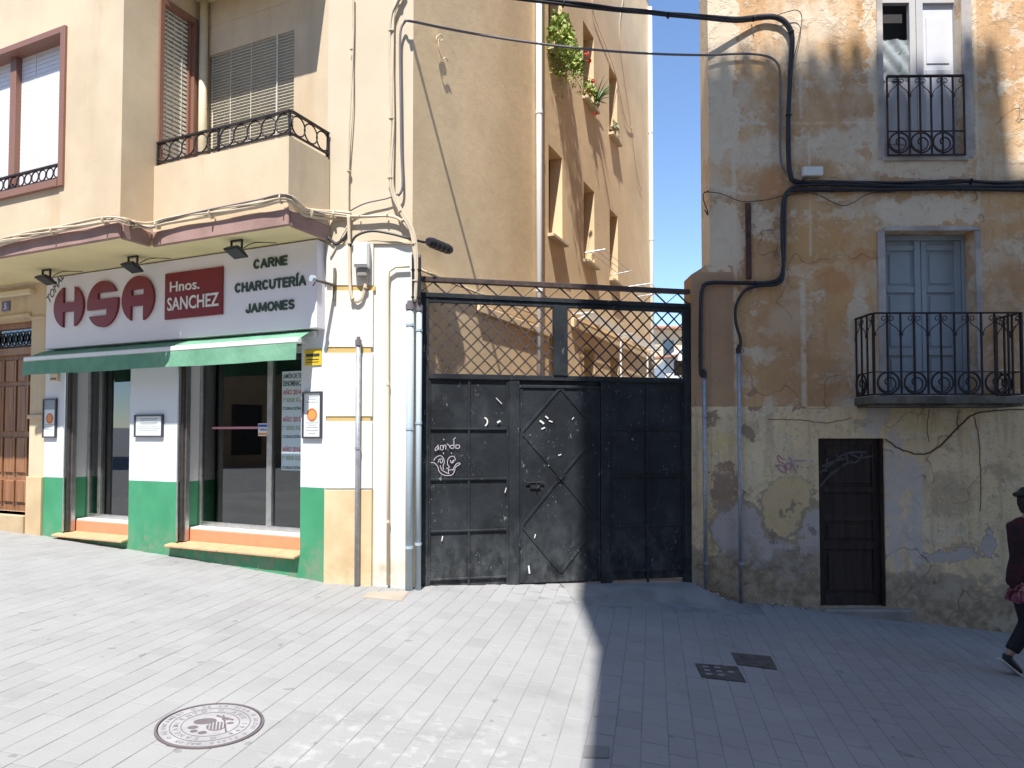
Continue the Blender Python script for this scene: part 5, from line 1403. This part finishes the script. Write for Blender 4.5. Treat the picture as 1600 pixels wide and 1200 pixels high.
# lamp strip and wires left of the sign
t = root('light_strip', 'white tubular lamp strip under the soffit left of the shop sign', 'lamp', SH.pp(20, 460, .08))
part('casing', MB().bar(SH.pp(-30, 465, .07), SH.pp(50, 455, .07), .07, .06, SH.n), M['cream_pipe'], t, bevel=.01)
part('wire', MB().tube([SH.pp(x, y, .03) for x, y in ((-30, 452), (10, 446), (40, 440), (70, 434))], .007, 6, smooth=3), M['cream_cable'], t)

# ------------------------------------------------------------------ covers in the paving
def ground_frame(p):
    e = .2
    n = Vector((-(g(p.x + e, p.y) - g(p.x - e, p.y)) / (2 * e), -(g(p.x, p.y + e) - g(p.x, p.y - e)) / (2 * e), 1)).normalized()
    return n
def cover_rect(px4, label, mat, h=.006, name='drain_cover', marks=True):
    pts = [gpx(x, y) for x, y in px4]
    ctr = sum(pts, Vector()) / 4
    t = root(name, label, 'cover', ctr, None)
    up = ground_frame(ctr)
    def ins(k): return [ctr + (p - ctr) * k for p in pts]
    def slab(ps, z0, z1):
        a = [p + up * z0 for p in ps]; b = [p + up * z1 for p in ps]
        return MB().add(a + b, [(0, 1, 2, 3), (7, 6, 5, 4), (0, 1, 5, 4), (1, 2, 6, 5), (2, 3, 7, 6), (3, 0, 4, 7)])
    part('rim', slab(pts, -.01, h - .002), mat, t)
    part('lid', slab(ins(.93), h - .0015, h), mat, t)
    if marks:
        m_ = MB()
        ex = (pts[1] - pts[0]); ey = (pts[3] - pts[0])
        for a in range(3):
            for b in range(3):
                if random.random() < .35: continue
                o_ = pts[0] + ex * (.14 + a * .27) + ey * (.18 + b * .26)
                q = [o_, o_ + ex * .14, o_ + ex * .14 + ey * .1, o_ + ey * .1]
                m_.add([p + up * (h + .0005) for p in q] + [p + up * (h + .002) for p in q], [(0, 1, 2, 3), (7, 6, 5, 4), (0, 1, 5, 4), (1, 2, 6, 5), (2, 3, 7, 6), (3, 0, 4, 7)])
        part('raised_marks', m_, M['galv'] if marks == 2 else mat, t)
    return t
dk = metal('worn_cast_iron', c(.085, .085, .082), .7, .2, .3)
cover_rect(((1086, 1037), (1152, 1042), (1166, 1067), (1096, 1059)), 'dark rectangular cover in the paving, nearer the camera of the pair, with pale marks', dk, marks=2)
cover_rect(((1142, 1020), (1204, 1026), (1215, 1047), (1152, 1039)), 'plain dark rectangular cover, the farther of the pair', metal('rusty_cast_iron', c(.10, .09, .08), .75, .1, .3), marks=1)
cover_rect(((575, 925), (640, 924), (628, 940), (566, 934)), 'pale cement square cover at the foot of the white pier', plaster('cement_cover', c(.36, .31, .25), .1, 3), marks=0)
cover_rect(((912, 1165), (952, 1167), (952, 1186), (911, 1185)), 'small grey square cover on the edge of the shadow', plaster('grey_cover', c(.2, .2, .19), .1, 3), marks=0)
# round manhole
mc = gpx(329, 1133); mn = ground_frame(mc)
mx = Vector((1, 0, 0)); mx = (mx - mn * mx.dot(mn)).normalized(); my = mn.cross(mx)
rotm = R(20)
mx, my = mx * math.cos(rotm) + my * math.sin(rotm), -mx * math.sin(rotm) + my * math.cos(rotm)
MR = .315
t = root('manhole_cover', 'round pale manhole cover with crest and two rings of raised lettering', 'manhole cover', mc)
pale = plaster('pale_worn_cast_iron', c(.33, .325, .33), .12, 6, .3)
darkm = plain('purple_brown_grime', c(.13, .11, .115), .7, var=.35)
letm = plain('grey_raised_lettering', c(.20, .185, .19), .7, var=.3)
def mpt(x, y, z): return mc + mx * (x * .85) + my * (y * .85) + mn * z
def disc(r0, r1, z0, z1, n=48):
    m_ = MB(); P = []
    for i in range(n):
        a = 2 * math.pi * i / n; ca, sa = math.cos(a), math.sin(a)
        P += [mpt(r0 * ca, r0 * sa, z1), mpt(r1 * ca, r1 * sa, z1), mpt(r1 * ca, r1 * sa, z0), mpt(r0 * ca, r0 * sa, z0)]
    f = []
    for i in range(n):
        a = i * 4; b = ((i + 1) % n) * 4
        f += [(a, a + 1, b + 1, b), (a + 1, a + 2, b + 2, b + 1), (a + 3, a, b, b + 3)]
    return m_.add(P, f)
def solid_disc(r, z0, z1, n=48):
    P = [mpt(r * math.cos(2 * math.pi * i / n), r * math.sin(2 * math.pi * i / n), z) for z in (z0, z1) for i in range(n)]
    return MB().add(P, [tuple(range(n)), tuple(range(2 * n - 1, n - 1, -1))] + [(i, (i + 1) % n, n + (i + 1) % n, n + i) for i in range(n)])
part('lid', solid_disc(MR - .018, -.01, .006), pale, t)
part('rim_gap', solid_disc(MR - .012, -.01, .0025), M['black'], t)
part('rim', disc(MR - .010, MR + .004, -.01, .0078), darkm, t)
part('raised_ring', disc(.232, .236, .004, .0075), darkm, t)
part('raised_ring', disc(.168, .172, .004, .0075), darkm, t)
def ring_text(txt, rad, h, a0, step, mat):
    for i, ch in enumerate(txt):
        if ch == ' ': continue
        cu = bpy.data.curves.new('t', 'FONT'); cu.body = ch; cu.extrude = .01; cu.resolution_u = 2; cu.offset = .015
        o_ = bpy.data.objects.new('t', cu); C.objects.link(o_)
        dg = bpy.context.evaluated_depsgraph_get(); me = bpy.data.meshes.new_from_object(o_.evaluated_get(dg))
        an = R(a0 - step * i); cx, cy = math.cos(an), math.sin(an)
        m_ = MB(); P = []
        for v in me.vertices:
            lx, ly = (v.co.x - .3) * h, (v.co.y - .35) * h
            # letters upright facing outwards
            x = cx * (rad + ly) + cy * lx; y = cy * (rad + ly) - cx * lx
            P.append(mpt(x, y, .0062 + (.0012 if v.co.z > 0 else 0)))
        m_.add(P, [tuple(p.vertices) for p in me.polygons])
        part('letter', m_, mat, t)
        bpy.data.objects.remove(o_); bpy.data.curves.remove(cu); bpy.data.meshes.remove(me)
ring_text('SANEAMIENTO O ANO 1998 O ', .202, .045, 250, 14.4, letm)
ring_text('AJUNTAMENT O DE LA VILA O ALCOI O PLASA MAJOR O ', .268, .036, 200, 7.5, letm)
# crest in the middle: plain ribbed shields and a crossed staff
sh = MB()
def shield(cx, cy, rx, ry, ribs, mat):
    n = 20; P = [mpt(cx + rx * math.cos(2 * math.pi * i / n), cy + ry * math.sin(2 * math.pi * i / n), z) for z in (.0062, .0078) for i in range(n)]
    part('crest', MB().add(P, [tuple(range(n)), tuple(range(2 * n - 1, n - 1, -1))] + [(i, (i + 1) % n, n + (i + 1) % n, n + i) for i in range(n)]), darkm, t)
    if ribs:
        for k_ in range(-2, 3):
            x = cx + k_ * rx * .34; hy_ = ry * math.sqrt(max(.05, 1 - (k_ * .34) ** 2)) * .9
            q = [mpt(x - .004, cy - hy_, .0079), mpt(x + .004, cy - hy_, .0079), mpt(x + .004, cy + hy_, .0079), mpt(x - .004, cy + hy_, .0079)]
            q += [p + mn * .0012 for p in q]
            part('crest_rib', MB().add(q, [(0, 1, 2, 3), (7, 6, 5, 4), (0, 1, 5, 4), (1, 2, 6, 5), (2, 3, 7, 6), (3, 0, 4, 7)]), pale, t)
shield(-.035, .045, .068, .042, False, darkm)
shield(.035, -.04, .058, .062, True, darkm)
shield(-.10, -.03, .03, .022, False, darkm); shield(-.09, -.085, .022, .018, False, darkm); shield(-.04, -.115, .026, .02, False, darkm)
shield(.115, -.01, .022, .013, False, darkm); shield(.10, .06, .012, .012, False, darkm)
part('staff', MB().tube([mpt(.07, .11, .008), mpt(.095, -.13, .008)], .004, 6), darkm, t)
part('staff', MB().tube([mpt(.03, .11, .008), mpt(.13, .03, .008)], .005, 6), darkm, t)
ng = MB().tube([mpt(.085 + .02 * math.cos(i * .524), .055 + .016 * math.sin(i * .524), .008) for i in range(12)], .003, 5, closed=True)
part('staff_ring', ng, darkm, t)

# ------------------------------------------------------------------ alley: ledge, drying lines, plants, far houses
lz = AL.Z(800, 497, .0)
a0_, a1_ = AL.U(700, .15, 470), 3.72
part('ledge', MB().box(AL, 1.4, a1_, .001, .05, 3.0, 3.10), M['alley'], cb, bevel=.01)
part('ledge', MB().box(AL, 4.78, 10.4, .001, .06, 3.30, 3.46), M['alley'], cb, bevel=.01)
t = root('drying_lines', 'white drying lines stretched over the alley ledge behind the right lattice panel', 'clothesline', AL.P(7, .3, 3.4))
for i in range(9):
    w = .04 + i * .035
    pts = [AL.P(4.9 + (10.2 - 4.9) * k_ / 8, w, 3.56 - .02 * math.sin(math.pi * k_ / 8)) for k_ in range(9)]
    part('line', MB().tube(pts, .0065, 5), M['off_white'], t)
for uu in (4.9, 7.5, 10.2):
    part('bracket', MB().box(AL, uu - .02, uu + .02, .0, .36, 3.53, 3.55).bar(AL.P(uu, .06, 3.44), AL.P(uu, .3, 3.53), .02, .02, AL.u), M['white_bar'], t)
def rack(u0, u1, z, w1, label):
    t = root('drying_rack', label, 'clothes rack', AL.P((u0 + u1) / 2, .1, z), 'folding drying racks on the alley wall')
    part('arm', MB().cyl(AL.P(u0, .0, z), AL.P(u0 + .1, w1, z + .05), .012, 7).cyl(AL.P(u1, .0, z), AL.P(u1 + .05, w1, z + .05), .012, 7), M['galv'], t)
    for k_ in range(3):
        f_ = .3 + .32 * k_
        part('line', MB().cyl(AL.P(u0 + .1 * f_, w1 * f_, z + .05 * f_), AL.P(u1 + .05 * f_, w1 * f_, z + .05 * f_), .005, 5), M['galv'], t)
zr_ = AL.Z(912, 376, .1)
rack(5.5, 7.3, zA[0] + .12, .35, 'folding drying rack between the second and third first-floor windows')
rack(8.2, 9.3, zA[0] + .05, .55, 'folding drying rack beyond the third first-floor window')
cable('cable', [AL.pp(x, y, .02) for x, y in ((975, -10), (968, 60), (985, 190), (995, 270), (1003, 300))], .006, 'cream_cable', 'thin loose wire hanging down the far end of the alley wall')
cable('cable', [AL.pp(x, y, .02) for x, y in ((925, 0), (930, 30), (960, 110), (978, 190), (990, 200))], .006, 'cream_cable', 'thin slanting wire above the upper alley windows')
for ix, uu in enumerate((6.75, 8.9)):
    part('rail_post', MB().cyl(AL.P(uu, .3, 1.6), AL.P(uu, .3, 3.30), .02, 8), M['white_bar'], cb)

def leaf_mat(name, a, b):
    n = N(name); r = n.node('ShaderNodeNewGeometry').outputs['Random Per Island']
    k = n.mix(r, a, b); n.b.inputs['Subsurface Weight'].default_value = 0
    return n.done(k, .55)
lm = leaf_mat('geranium_leaf', c(.12, .22, .03), c(.42, .48, .10))
lm2 = leaf_mat('aloe_leaf', c(.05, .12, .03), c(.12, .22, .06))
fl = plain('red_petal', c(.62, .03, .02), .6)
def leaves(mb, ctr, ext, n, size, droop=0):
    for _ in range(n):
        while True:
            d = Vector((random.uniform(-1, 1), random.uniform(-1, 1), random.uniform(-1, 1)))
            if d.length < 1: break
        p = Vector(ctr) + AL.u * d.x * ext[0] + AL.n * d.y * ext[1] + Vector((0, 0, d.z * ext[2] - droop * abs(d.y)))
        a = Vector((random.gauss(0, 1), random.gauss(0, 1), random.gauss(0, 1))).normalized(); b = a.cross(Vector((random.gauss(0, 1), random.gauss(0, 1), random.gauss(0, 1)))).normalized()
        s_ = size * random.uniform(.6, 1.3)
        mb.add([p - a * s_, p + b * s_ * .7, p + a * s_, p - b * s_ * .7], [(0, 1, 2, 3)])
def pot(ctr, r, h, par, mat):
    part('pot', MB().tube([Vector(ctr), Vector(ctr) + Vector((0, 0, h * .85)), Vector(ctr) + Vector((0, 0, h * .86)), Vector(ctr) + Vector((0, 0, h))], lambda t_: r * (.72 + .28 * t_) if t_ < .5 else r * 1.12, 12), mat, par)
(c1a, c1b), (c2a, c2b), (c3a, c3b) = colU
zB_ = rows[2][0] + .004
mterra = M['roof_tile']
def plant(label, ctr, ext, n, size, blooms, droop=.3, lmat=lm):
    t = root('potted_plant', label, 'plant', ctr)
    pot(ctr, .09, .16, t, mterra)
    m_ = MB(); leaves(m_, Vector(ctr) + Vector((0, 0, .18 + ext[2] * .3)) + AL.n * ext[1] * .4, ext, n, size, droop); leaves(m_, Vector(ctr) + Vector((0, 0, .05)) + AL.n * ext[1] * .6, (ext[0] * 1.1, ext[1] * .9, ext[2] * 1.2), n // 2, size * .5, droop)
    part('foliage', m_, lmat, t)
    f_ = MB()
    for bu, bw_, bz_ in blooms:
        q = Vector(ctr) + AL.u * bu + AL.n * bw_ + Vector((0, 0, bz_))
        for _ in range(14):
            d = Vector((random.gauss(0, 1), random.gauss(0, 1), random.gauss(0, 1))).normalized() * .028
            a = Vector((random.gauss(0, 1), random.gauss(0, 1), random.gauss(0, 1))).normalized(); b = a.cross(d).normalized()
            f_.add([q + d - a * .02, q + d + b * .02, q + d + a * .02, q + d - b * .02], [(0, 1, 2, 3)])
        part('stem', MB().tube([Vector(ctr) + Vector((0, 0, .15)), (Vector(ctr) + q) / 2 + AL.n * .05, q], .004, 5, smooth=3), lmat, t)
    if blooms: part('blooms', f_, fl, t)
    return t
plant('big trailing geranium with red blooms on the nearest upper alley sill', AL.P(c1a + .30, .02, zB_), (.46, .30, .44), 900, .04, ((.5, .38, .1), (.3, .5, -.35), (.62, .3, .3), (.55, .45, -.75)), .55)
plant('small green plant in a terracotta pot on the second upper alley sill', AL.P(c2a + .16, .02, zB_), (.16, .12, .12), 150, .03, (), .1)
t = root('potted_plant', 'spiky aloe plant beside the second upper alley sill', 'plant', AL.P(c2b - .05, .04, zB_))
pot(AL.P(c2b - .05, .04, zB_), .08, .10, t, M['concrete'])
sk = MB()
for i in range(34):
    a = random.uniform(0, 6.28); q = AL.P(c2b - .05, .04, zB_ + .1); d = AL.u * math.cos(a) * .35 + AL.n * abs(math.sin(a)) * .3 + Vector((0, 0, random.uniform(.1, .5)))
    sk.tube([q, q + d * .5 + Vector((0, 0, .05)), q + d], lambda t_: .012 * (1 - .9 * t_), 4)
part('foliage', sk, lm2, t)
plant('tiny pale plant on the farthest upper alley sill', AL.P(c3a + .2, .02, zB_), (.16, .10, .10), 120, .025, (), .1, leaf_mat('pale_leaf', c(.2, .28, .12), c(.45, .5, .35)))

# far houses seen through the lattice
D = 34.0
def fx(x, d=D): return (x - 800) / F * d
def fz(y, d=D): return CZ + (680 - y) / F * d
t = root('far_house', 'distant beige house with tiled roof behind the right lattice panel', 'house', (fx(1050), D, 0))
HF = Frame((fx(1022), D), 8); wd_ = 4.2
part('wall', MB().box(HF, 0, wd_, -4, 0, -1, fz(512)), M['cream'], t)
rf = MB().add([HF.P(-.3, .4, fz(512)), HF.P(wd_ + .3, .4, fz(512)), HF.P(wd_ + .3, -2, fz(497)), HF.P(-.3, -2, fz(497)), HF.P(-.3, .4, fz(514)), HF.P(wd_ + .3, .4, fz(514)), HF.P(wd_ + .3, -4.4, fz(512)), HF.P(-.3, -4.4, fz(512))], [(0, 1, 2, 3), (4, 5, 1, 0), (3, 2, 6, 7), (5, 6, 2, 1), (4, 0, 3, 7), (4, 7, 6, 5)])
part('roof', rf, M['roof_tile'], t)
for a, z in ((.5, fz(545)), (1.9, fz(545)), (.9, fz(575)), (2.6, fz(570))):
    part('window', MB().box(HF, a, a + .55, -.1, .012, z - .45, z + .45), M['dark_glass'], t)
t = root('far_house', 'distant white house with lean-to roof, lower than the beige one', 'house', (fx(1050, 28), 28, 0))
H2 = Frame((fx(1040, 28), 28), -6)
pts = [(0, -1), (3, -1), (3, fz(548, 28)), (1.0, fz(530, 28)), (0, fz(560, 28))]
part('wall', MB().prism(H2, pts, -5, 0), plaster('far_white', c(.72, .72, .70), .05), t)
part('roof', MB().bar(H2.P(-.45, .1, fz(560, 28)), H2.P(.5, .1, fz(556, 28)), .08, .5, H2.n), M['roof_tile'], t)
for a, z in ((.35, fz(575, 28)), (1.5, fz(572, 28))):
    part('window', MB().box(H2, a, a + .4, -.1, .012, z - .3, z + .3), M['dark_glass'], t)

# ------------------------------------------------------------------ person walking at the right edge
def skin_mesh(name, pts, edges, rad, mat, parent, sub=2, root_i=0, label=None):
    me = bpy.data.meshes.new(name); me.from_pydata([Vector(p) for p in pts], edges, [])
    o = bpy.data.objects.new(name, me); C.objects.link(o)
    m_ = o.modifiers.new('s', 'SKIN'); m_.use_smooth_shade = True
    for i, r_ in enumerate(rad):
        r_ = r_ if isinstance(r_, tuple) else (r_, r_)
        me.skin_vertices[0].data[i].radius = r_
        me.skin_vertices[0].data[i].use_root = (i == root_i)
    sb = o.modifiers.new('u', 'SUBSURF'); sb.levels = sub; sb.render_levels = sub
    dg = bpy.context.evaluated_depsgraph_get()
    nm = bpy.data.meshes.new_from_object(o.evaluated_get(dg))
    bpy.data.objects.remove(o)
    nm.name = name; nm.materials.clear(); nm.materials.append(mat)
    for p in nm.polygons: p.use_smooth = True
    o = bpy.data.objects.new(name, nm); C.objects.link(o); o.parent = parent
    ORG[o.name] = ORG[parent.name]
    return o
def plaid_mat():
    n = N('dark_red_plaid'); n.pos()
    a = n.math('PINGPONG', n.math('MULTIPLY', n.xyz['X'], 1.0), .035); b = n.math('PINGPONG', n.xyz['Z'], .04)
    m = n.math('MAXIMUM', n.step(a, .024, .028), n.step(b, .028, .032))
    k = n.mix(n.math('MULTIPLY', m, .7), c(.05, .008, .013), c(.012, .009, .014))
    n.bump(n.noise(25, 4), .4, .01)
    return n.done(k, .9)
px_, py_ = 4.41, 5.95
pz_ = g(px_, py_)
t = root('person', 'person in dark red plaid jacket, black cap and black trousers walking out of frame', 'person', (px_, py_, pz_))
skinm = plain('skin', c(.42, .25, .18), .6)
fabric = plain('black_trousers_cloth', c(.018, .018, .024), .9)
s = 1.62 / 1.75
# walking to the right (+X); local: x forward, y to the far side, z up
def L(x, y, z): return (x * s, y * s, z * s)
def fused(name, chains, mat, parent, voxel=.013, smooth_it=4, sides=16):
    """elliptical lofts grown into one continuous skin by a voxel remesh"""
    m_ = MB()
    for ch in chains:
        k = len(m_.v); N_ = len(ch)
        P_ = [Vector(q[0]) for q in ch]
        for i, q in enumerate(ch):
            tn = (P_[min(i + 1, N_ - 1)] - P_[max(i - 1, 0)]).normalized()
            yv = Vector((0, 1, 0)); xv = yv.cross(tn)
            xv.normalize(); yv = tn.cross(xv).normalized()
            rx, ry = q[1] if isinstance(q[1], tuple) else (q[1], q[1])
            for a in range(sides):
                t_ = 2 * math.pi * a / sides
                m_.v.append(P_[i] + xv * math.cos(t_) * rx + yv * math.sin(t_) * ry)
        for i in range(N_ - 1):
            for a in range(sides):
                m_.f.append((k + i * sides + a, k + i * sides + (a + 1) % sides, k + (i + 1) * sides + (a + 1) % sides, k + (i + 1) * sides + a))
        m_.f.append(tuple(k + a for a in reversed(range(sides)))); m_.f.append(tuple(k + (N_ - 1) * sides + a for a in range(sides)))
    me = mesh_from(m_, name, Vector(), mat)
    o = bpy.data.objects.new(name, me); C.objects.link(o)
    r_ = o.modifiers.new('r', 'REMESH'); r_.mode = 'VOXEL'; r_.voxel_size = voxel; r_.use_smooth_shade = True
    sm = o.modifiers.new('s', 'SMOOTH'); sm.iterations = smooth_it; sm.factor = .5
    nm = bpy.data.meshes.new_from_object(o.evaluated_get(bpy.context.evaluated_depsgraph_get()))
    bpy.data.objects.remove(o); nm.name = name
    for p in nm.polygons: p.use_smooth = True
    o = bpy.data.objects.new(name, nm); C.objects.link(o); o.parent = parent; ORG[o.name] = ORG[parent.name]
    return o
def S_(l): return [(L(*p[:3]), (p[3] * s, (p[4] if len(p) > 4 else p[3]) * s)) for p in l]
torso = [(0, 0, .86, .10, .15), (0, 0, .95, .11, .165), (0, 0, 1.10, .095, .135), (.01, 0, 1.28, .115, .165), (.015, 0, 1.40, .10, .175), (.02, 0, 1.455, .07, .10), (.03, 0, 1.49, .052, .055), (.04, 0, 1.55, .05, .05)]
head = [(.045, 0, 1.53, .05, .045), (.06, 0, 1.56, .075, .06), (.055, 0, 1.62, .092, .072), (.05, 0, 1.68, .095, .076), (.045, 0, 1.73, .075, .06), (.045, 0, 1.75, .03, .03)]
legf = [(0, -.085, .93, .09), (.07, -.09, .72, .075), (.16, -.09, .49, .055), (.21, -.09, .36, .056), (.30, -.09, .10, .036), (.31, -.09, .07, .035)]
legb = [(0, .085, .93, .09), (.03, .09, .72, .075), (.06, .09, .50, .055), (.01, .095, .38, .055), (-.11, .10, .20, .036), (-.125, .10, .17, .035)]
arml = [(.015, -.16, 1.40, .055), (-.05, -.205, 1.28, .048), (-.13, -.225, 1.13, .040), (-.165, -.215, 1.02, .036), (-.18, -.20, .90, .026)]
armr = [(.015, .16, 1.40, .055), (.05, .205, 1.28, .048), (.09, .225, 1.13, .040), (.17, .215, 1.05, .036), (.26, .20, .97, .026)]
fused('body', [S_(torso), S_(head), S_(legf), S_(legb), S_(arml), S_(armr)], skinm, t)
def grow(l, d): return [tuple(p[:3]) + tuple(q + d for q in p[3:]) for p in l]
jt = grow([(0, 0, .84, .115, .17), (0, 0, .88, .125, .178), (0, 0, 1.0, .118, .16)] + torso[2:6], .024) + [(.025, 0, 1.475, .065, .07)]
fused('jacket', [S_(jt), S_(grow(arml[:4], .022) + [(-.177, -.203, .925, .05)]), S_(grow(armr[:4], .022) + [(.24, .203, .985, .05)])], plaid_mat(), t, .014, 3)
fused('trousers', [S_([(0, 0, .97, .12, .165), (0, 0, .88, .115, .165), (0, 0, .82, .09, .14)]), S_(grow(legf[:4], .018) + [(.285, -.09, .13, .062)]), S_(grow(legb[:4], .018) + [(-.09, .10, .23, .060)])], fabric, t, .014, 3)
def shoe(a, b, cc):
    fused('shoe', [[(Vector(a), (.040, .040)), (Vector(b), (.045, .042)), ((Vector(b) + Vector(cc)) / 2, (.036, .045)), (Vector(cc), (.022, .036))]], M['black'], t, .008, 3)
    A, Cc = Vector(a), Vector(cc); d = (Cc - Vector(b)).normalized(); nrm = d.cross(Vector((0, 1, 0))).normalized()
    if nrm.z > 0: nrm = -nrm
    org = ORG[t.name]
    part('shoe_sole', MB().bar(Vector(b) + nrm * .042 + org - d * .05, Cc + nrm * .026 + org + d * .02, .082, .014, nrm), M['off_white'], t, bevel=.005)
shoe(L(.305, -.09, .085), L(.33, -.09, .05), L(.47, -.09, .035))
shoe(L(-.125, .10, .20), L(-.13, .10, .15), L(-.01, .10, .035))
# head features, hair, cap, hand
hx_ = [L(.05, 0, 1.585), L(.045, 0, 1.65)]
fused('hair', [S_([(.02, 0, 1.52, .05, .06), (.02, 0, 1.60, .085, .082), (.03, 0, 1.68, .095, .088), (.035, 0, 1.72, .08, .075)])], plain('dark_hair', c(.02, .014, .012), .7), t, .012, 3)
fused('cap', [S_([(.045, 0, 1.675, .112, .094), (.045, 0, 1.72, .108, .092), (.045, 0, 1.765, .07, .06)]), S_([(-.03, 0, 1.70, .03, .06), (-.085, 0, 1.695, .024, .05), (-.105, 0, 1.69, .014, .03)])], plain('black_cap_cloth', c(.02, .025, .02), .8), t, .010, 2)
fc = MB(); o_ = ORG[t.name]
part('nose', MB().tube([Vector(L(.135, 0, 1.64)) + o_, Vector(L(.165, 0, 1.605)) + o_], lambda q: .010 + .008 * q, 8), skinm, t)
for sy in (-1, 1):
    part('eye', MB().tube([Vector(L(.125, sy * .032, 1.64)) + o_, Vector(L(.132, sy * .032, 1.64)) + o_], .010, 8), M['paper'], t)
    part('ear', MB().tube([Vector(L(.045, sy * .085, 1.655)) + o_, Vector(L(.035, sy * .095, 1.63)) + o_, Vector(L(.045, sy * .085, 1.60)) + o_], .012, 7), skinm, t)
part('mouth', MB().tube([Vector(L(.132, -.022, 1.575)) + o_, Vector(L(.138, 0, 1.573)) + o_, Vector(L(.132, .022, 1.575)) + o_], .005, 6), M['red_ink'], t)
def hand(w, dirv, side, parent):
    """palm and five curled fingers from wrist w"""
    w = Vector(w); d = Vector(dirv).normalized(); sd = Vector(side).normalized(); nn = d.cross(sd)
    pts = [w, w + d * .05, w + d * .085]; e_ = [(0, 1), (1, 2)]; rr = [.022, (.034, .016), (.036, .014)]
    hnd = skin_mesh('hand', pts, e_, rr, skinm, parent)
    for k_, (off, ln) in enumerate(((-.027, .062), (-.009, .072), (.009, .068), (.027, .052))):
        b0 = w + d * .08 + sd * off
        skin_mesh('finger', [b0, b0 + d * ln * .45 + nn * .008, b0 + d * ln * .7 + nn * .025, b0 + d * ln * .72 + nn * .045], [(0, 1), (1, 2), (2, 3)], [.0095, .009, .0085, .007], skinm, parent, sub=1)
    b0 = w + d * .03 - sd * .03
    skin_mesh('thumb', [b0, b0 + d * .03 - sd * .02 + nn * .01, b0 + d * .055 - sd * .02 + nn * .025], [(0, 1), (1, 2)], [.011, .010, .008], skinm, parent, sub=1)
hand(L(-.18, -.20, .90), (-.05, 0, -1), (1, 0, 0), t)
hand(L(.26, .20, .97), (.7, 0, -.6), (0, 1, 0), t)
# pink cloth purse held in the left hand
bc = Vector((px_, py_, pz_)) + Vector(L(-.21, -.20, .745))
bag = root('handbag', 'small pink patterned cloth bag hanging from the hand of the person', 'bag', bc)
def bagmat():
    n = N('pink_bag_cloth'); k = n.mix(n.step(n.noise(40, 3), .45, .6), c(.17, .035, .055), c(.28, .10, .13)); n.bump(n.noise(30, 3), .5, .01); return n.done(k, .85)
bm_ = bagmat()
skin_mesh('pouch', [(-.03, 0, .05), (.0, 0, .04), (.05, 0, .05)], [(0, 1), (1, 2)], [(.07, .045), (.085, .05), (.07, .045)], bm_, bag, root_i=1)
part('handle', MB().tube([bc + Vector(p) for p in ((-.05, 0, .10), (-.03, 0, .135), (0, 0, .145), (.03, 0, .135), (.05, 0, .10))], .008, 7, smooth=4), bm_, bag, smooth=True)
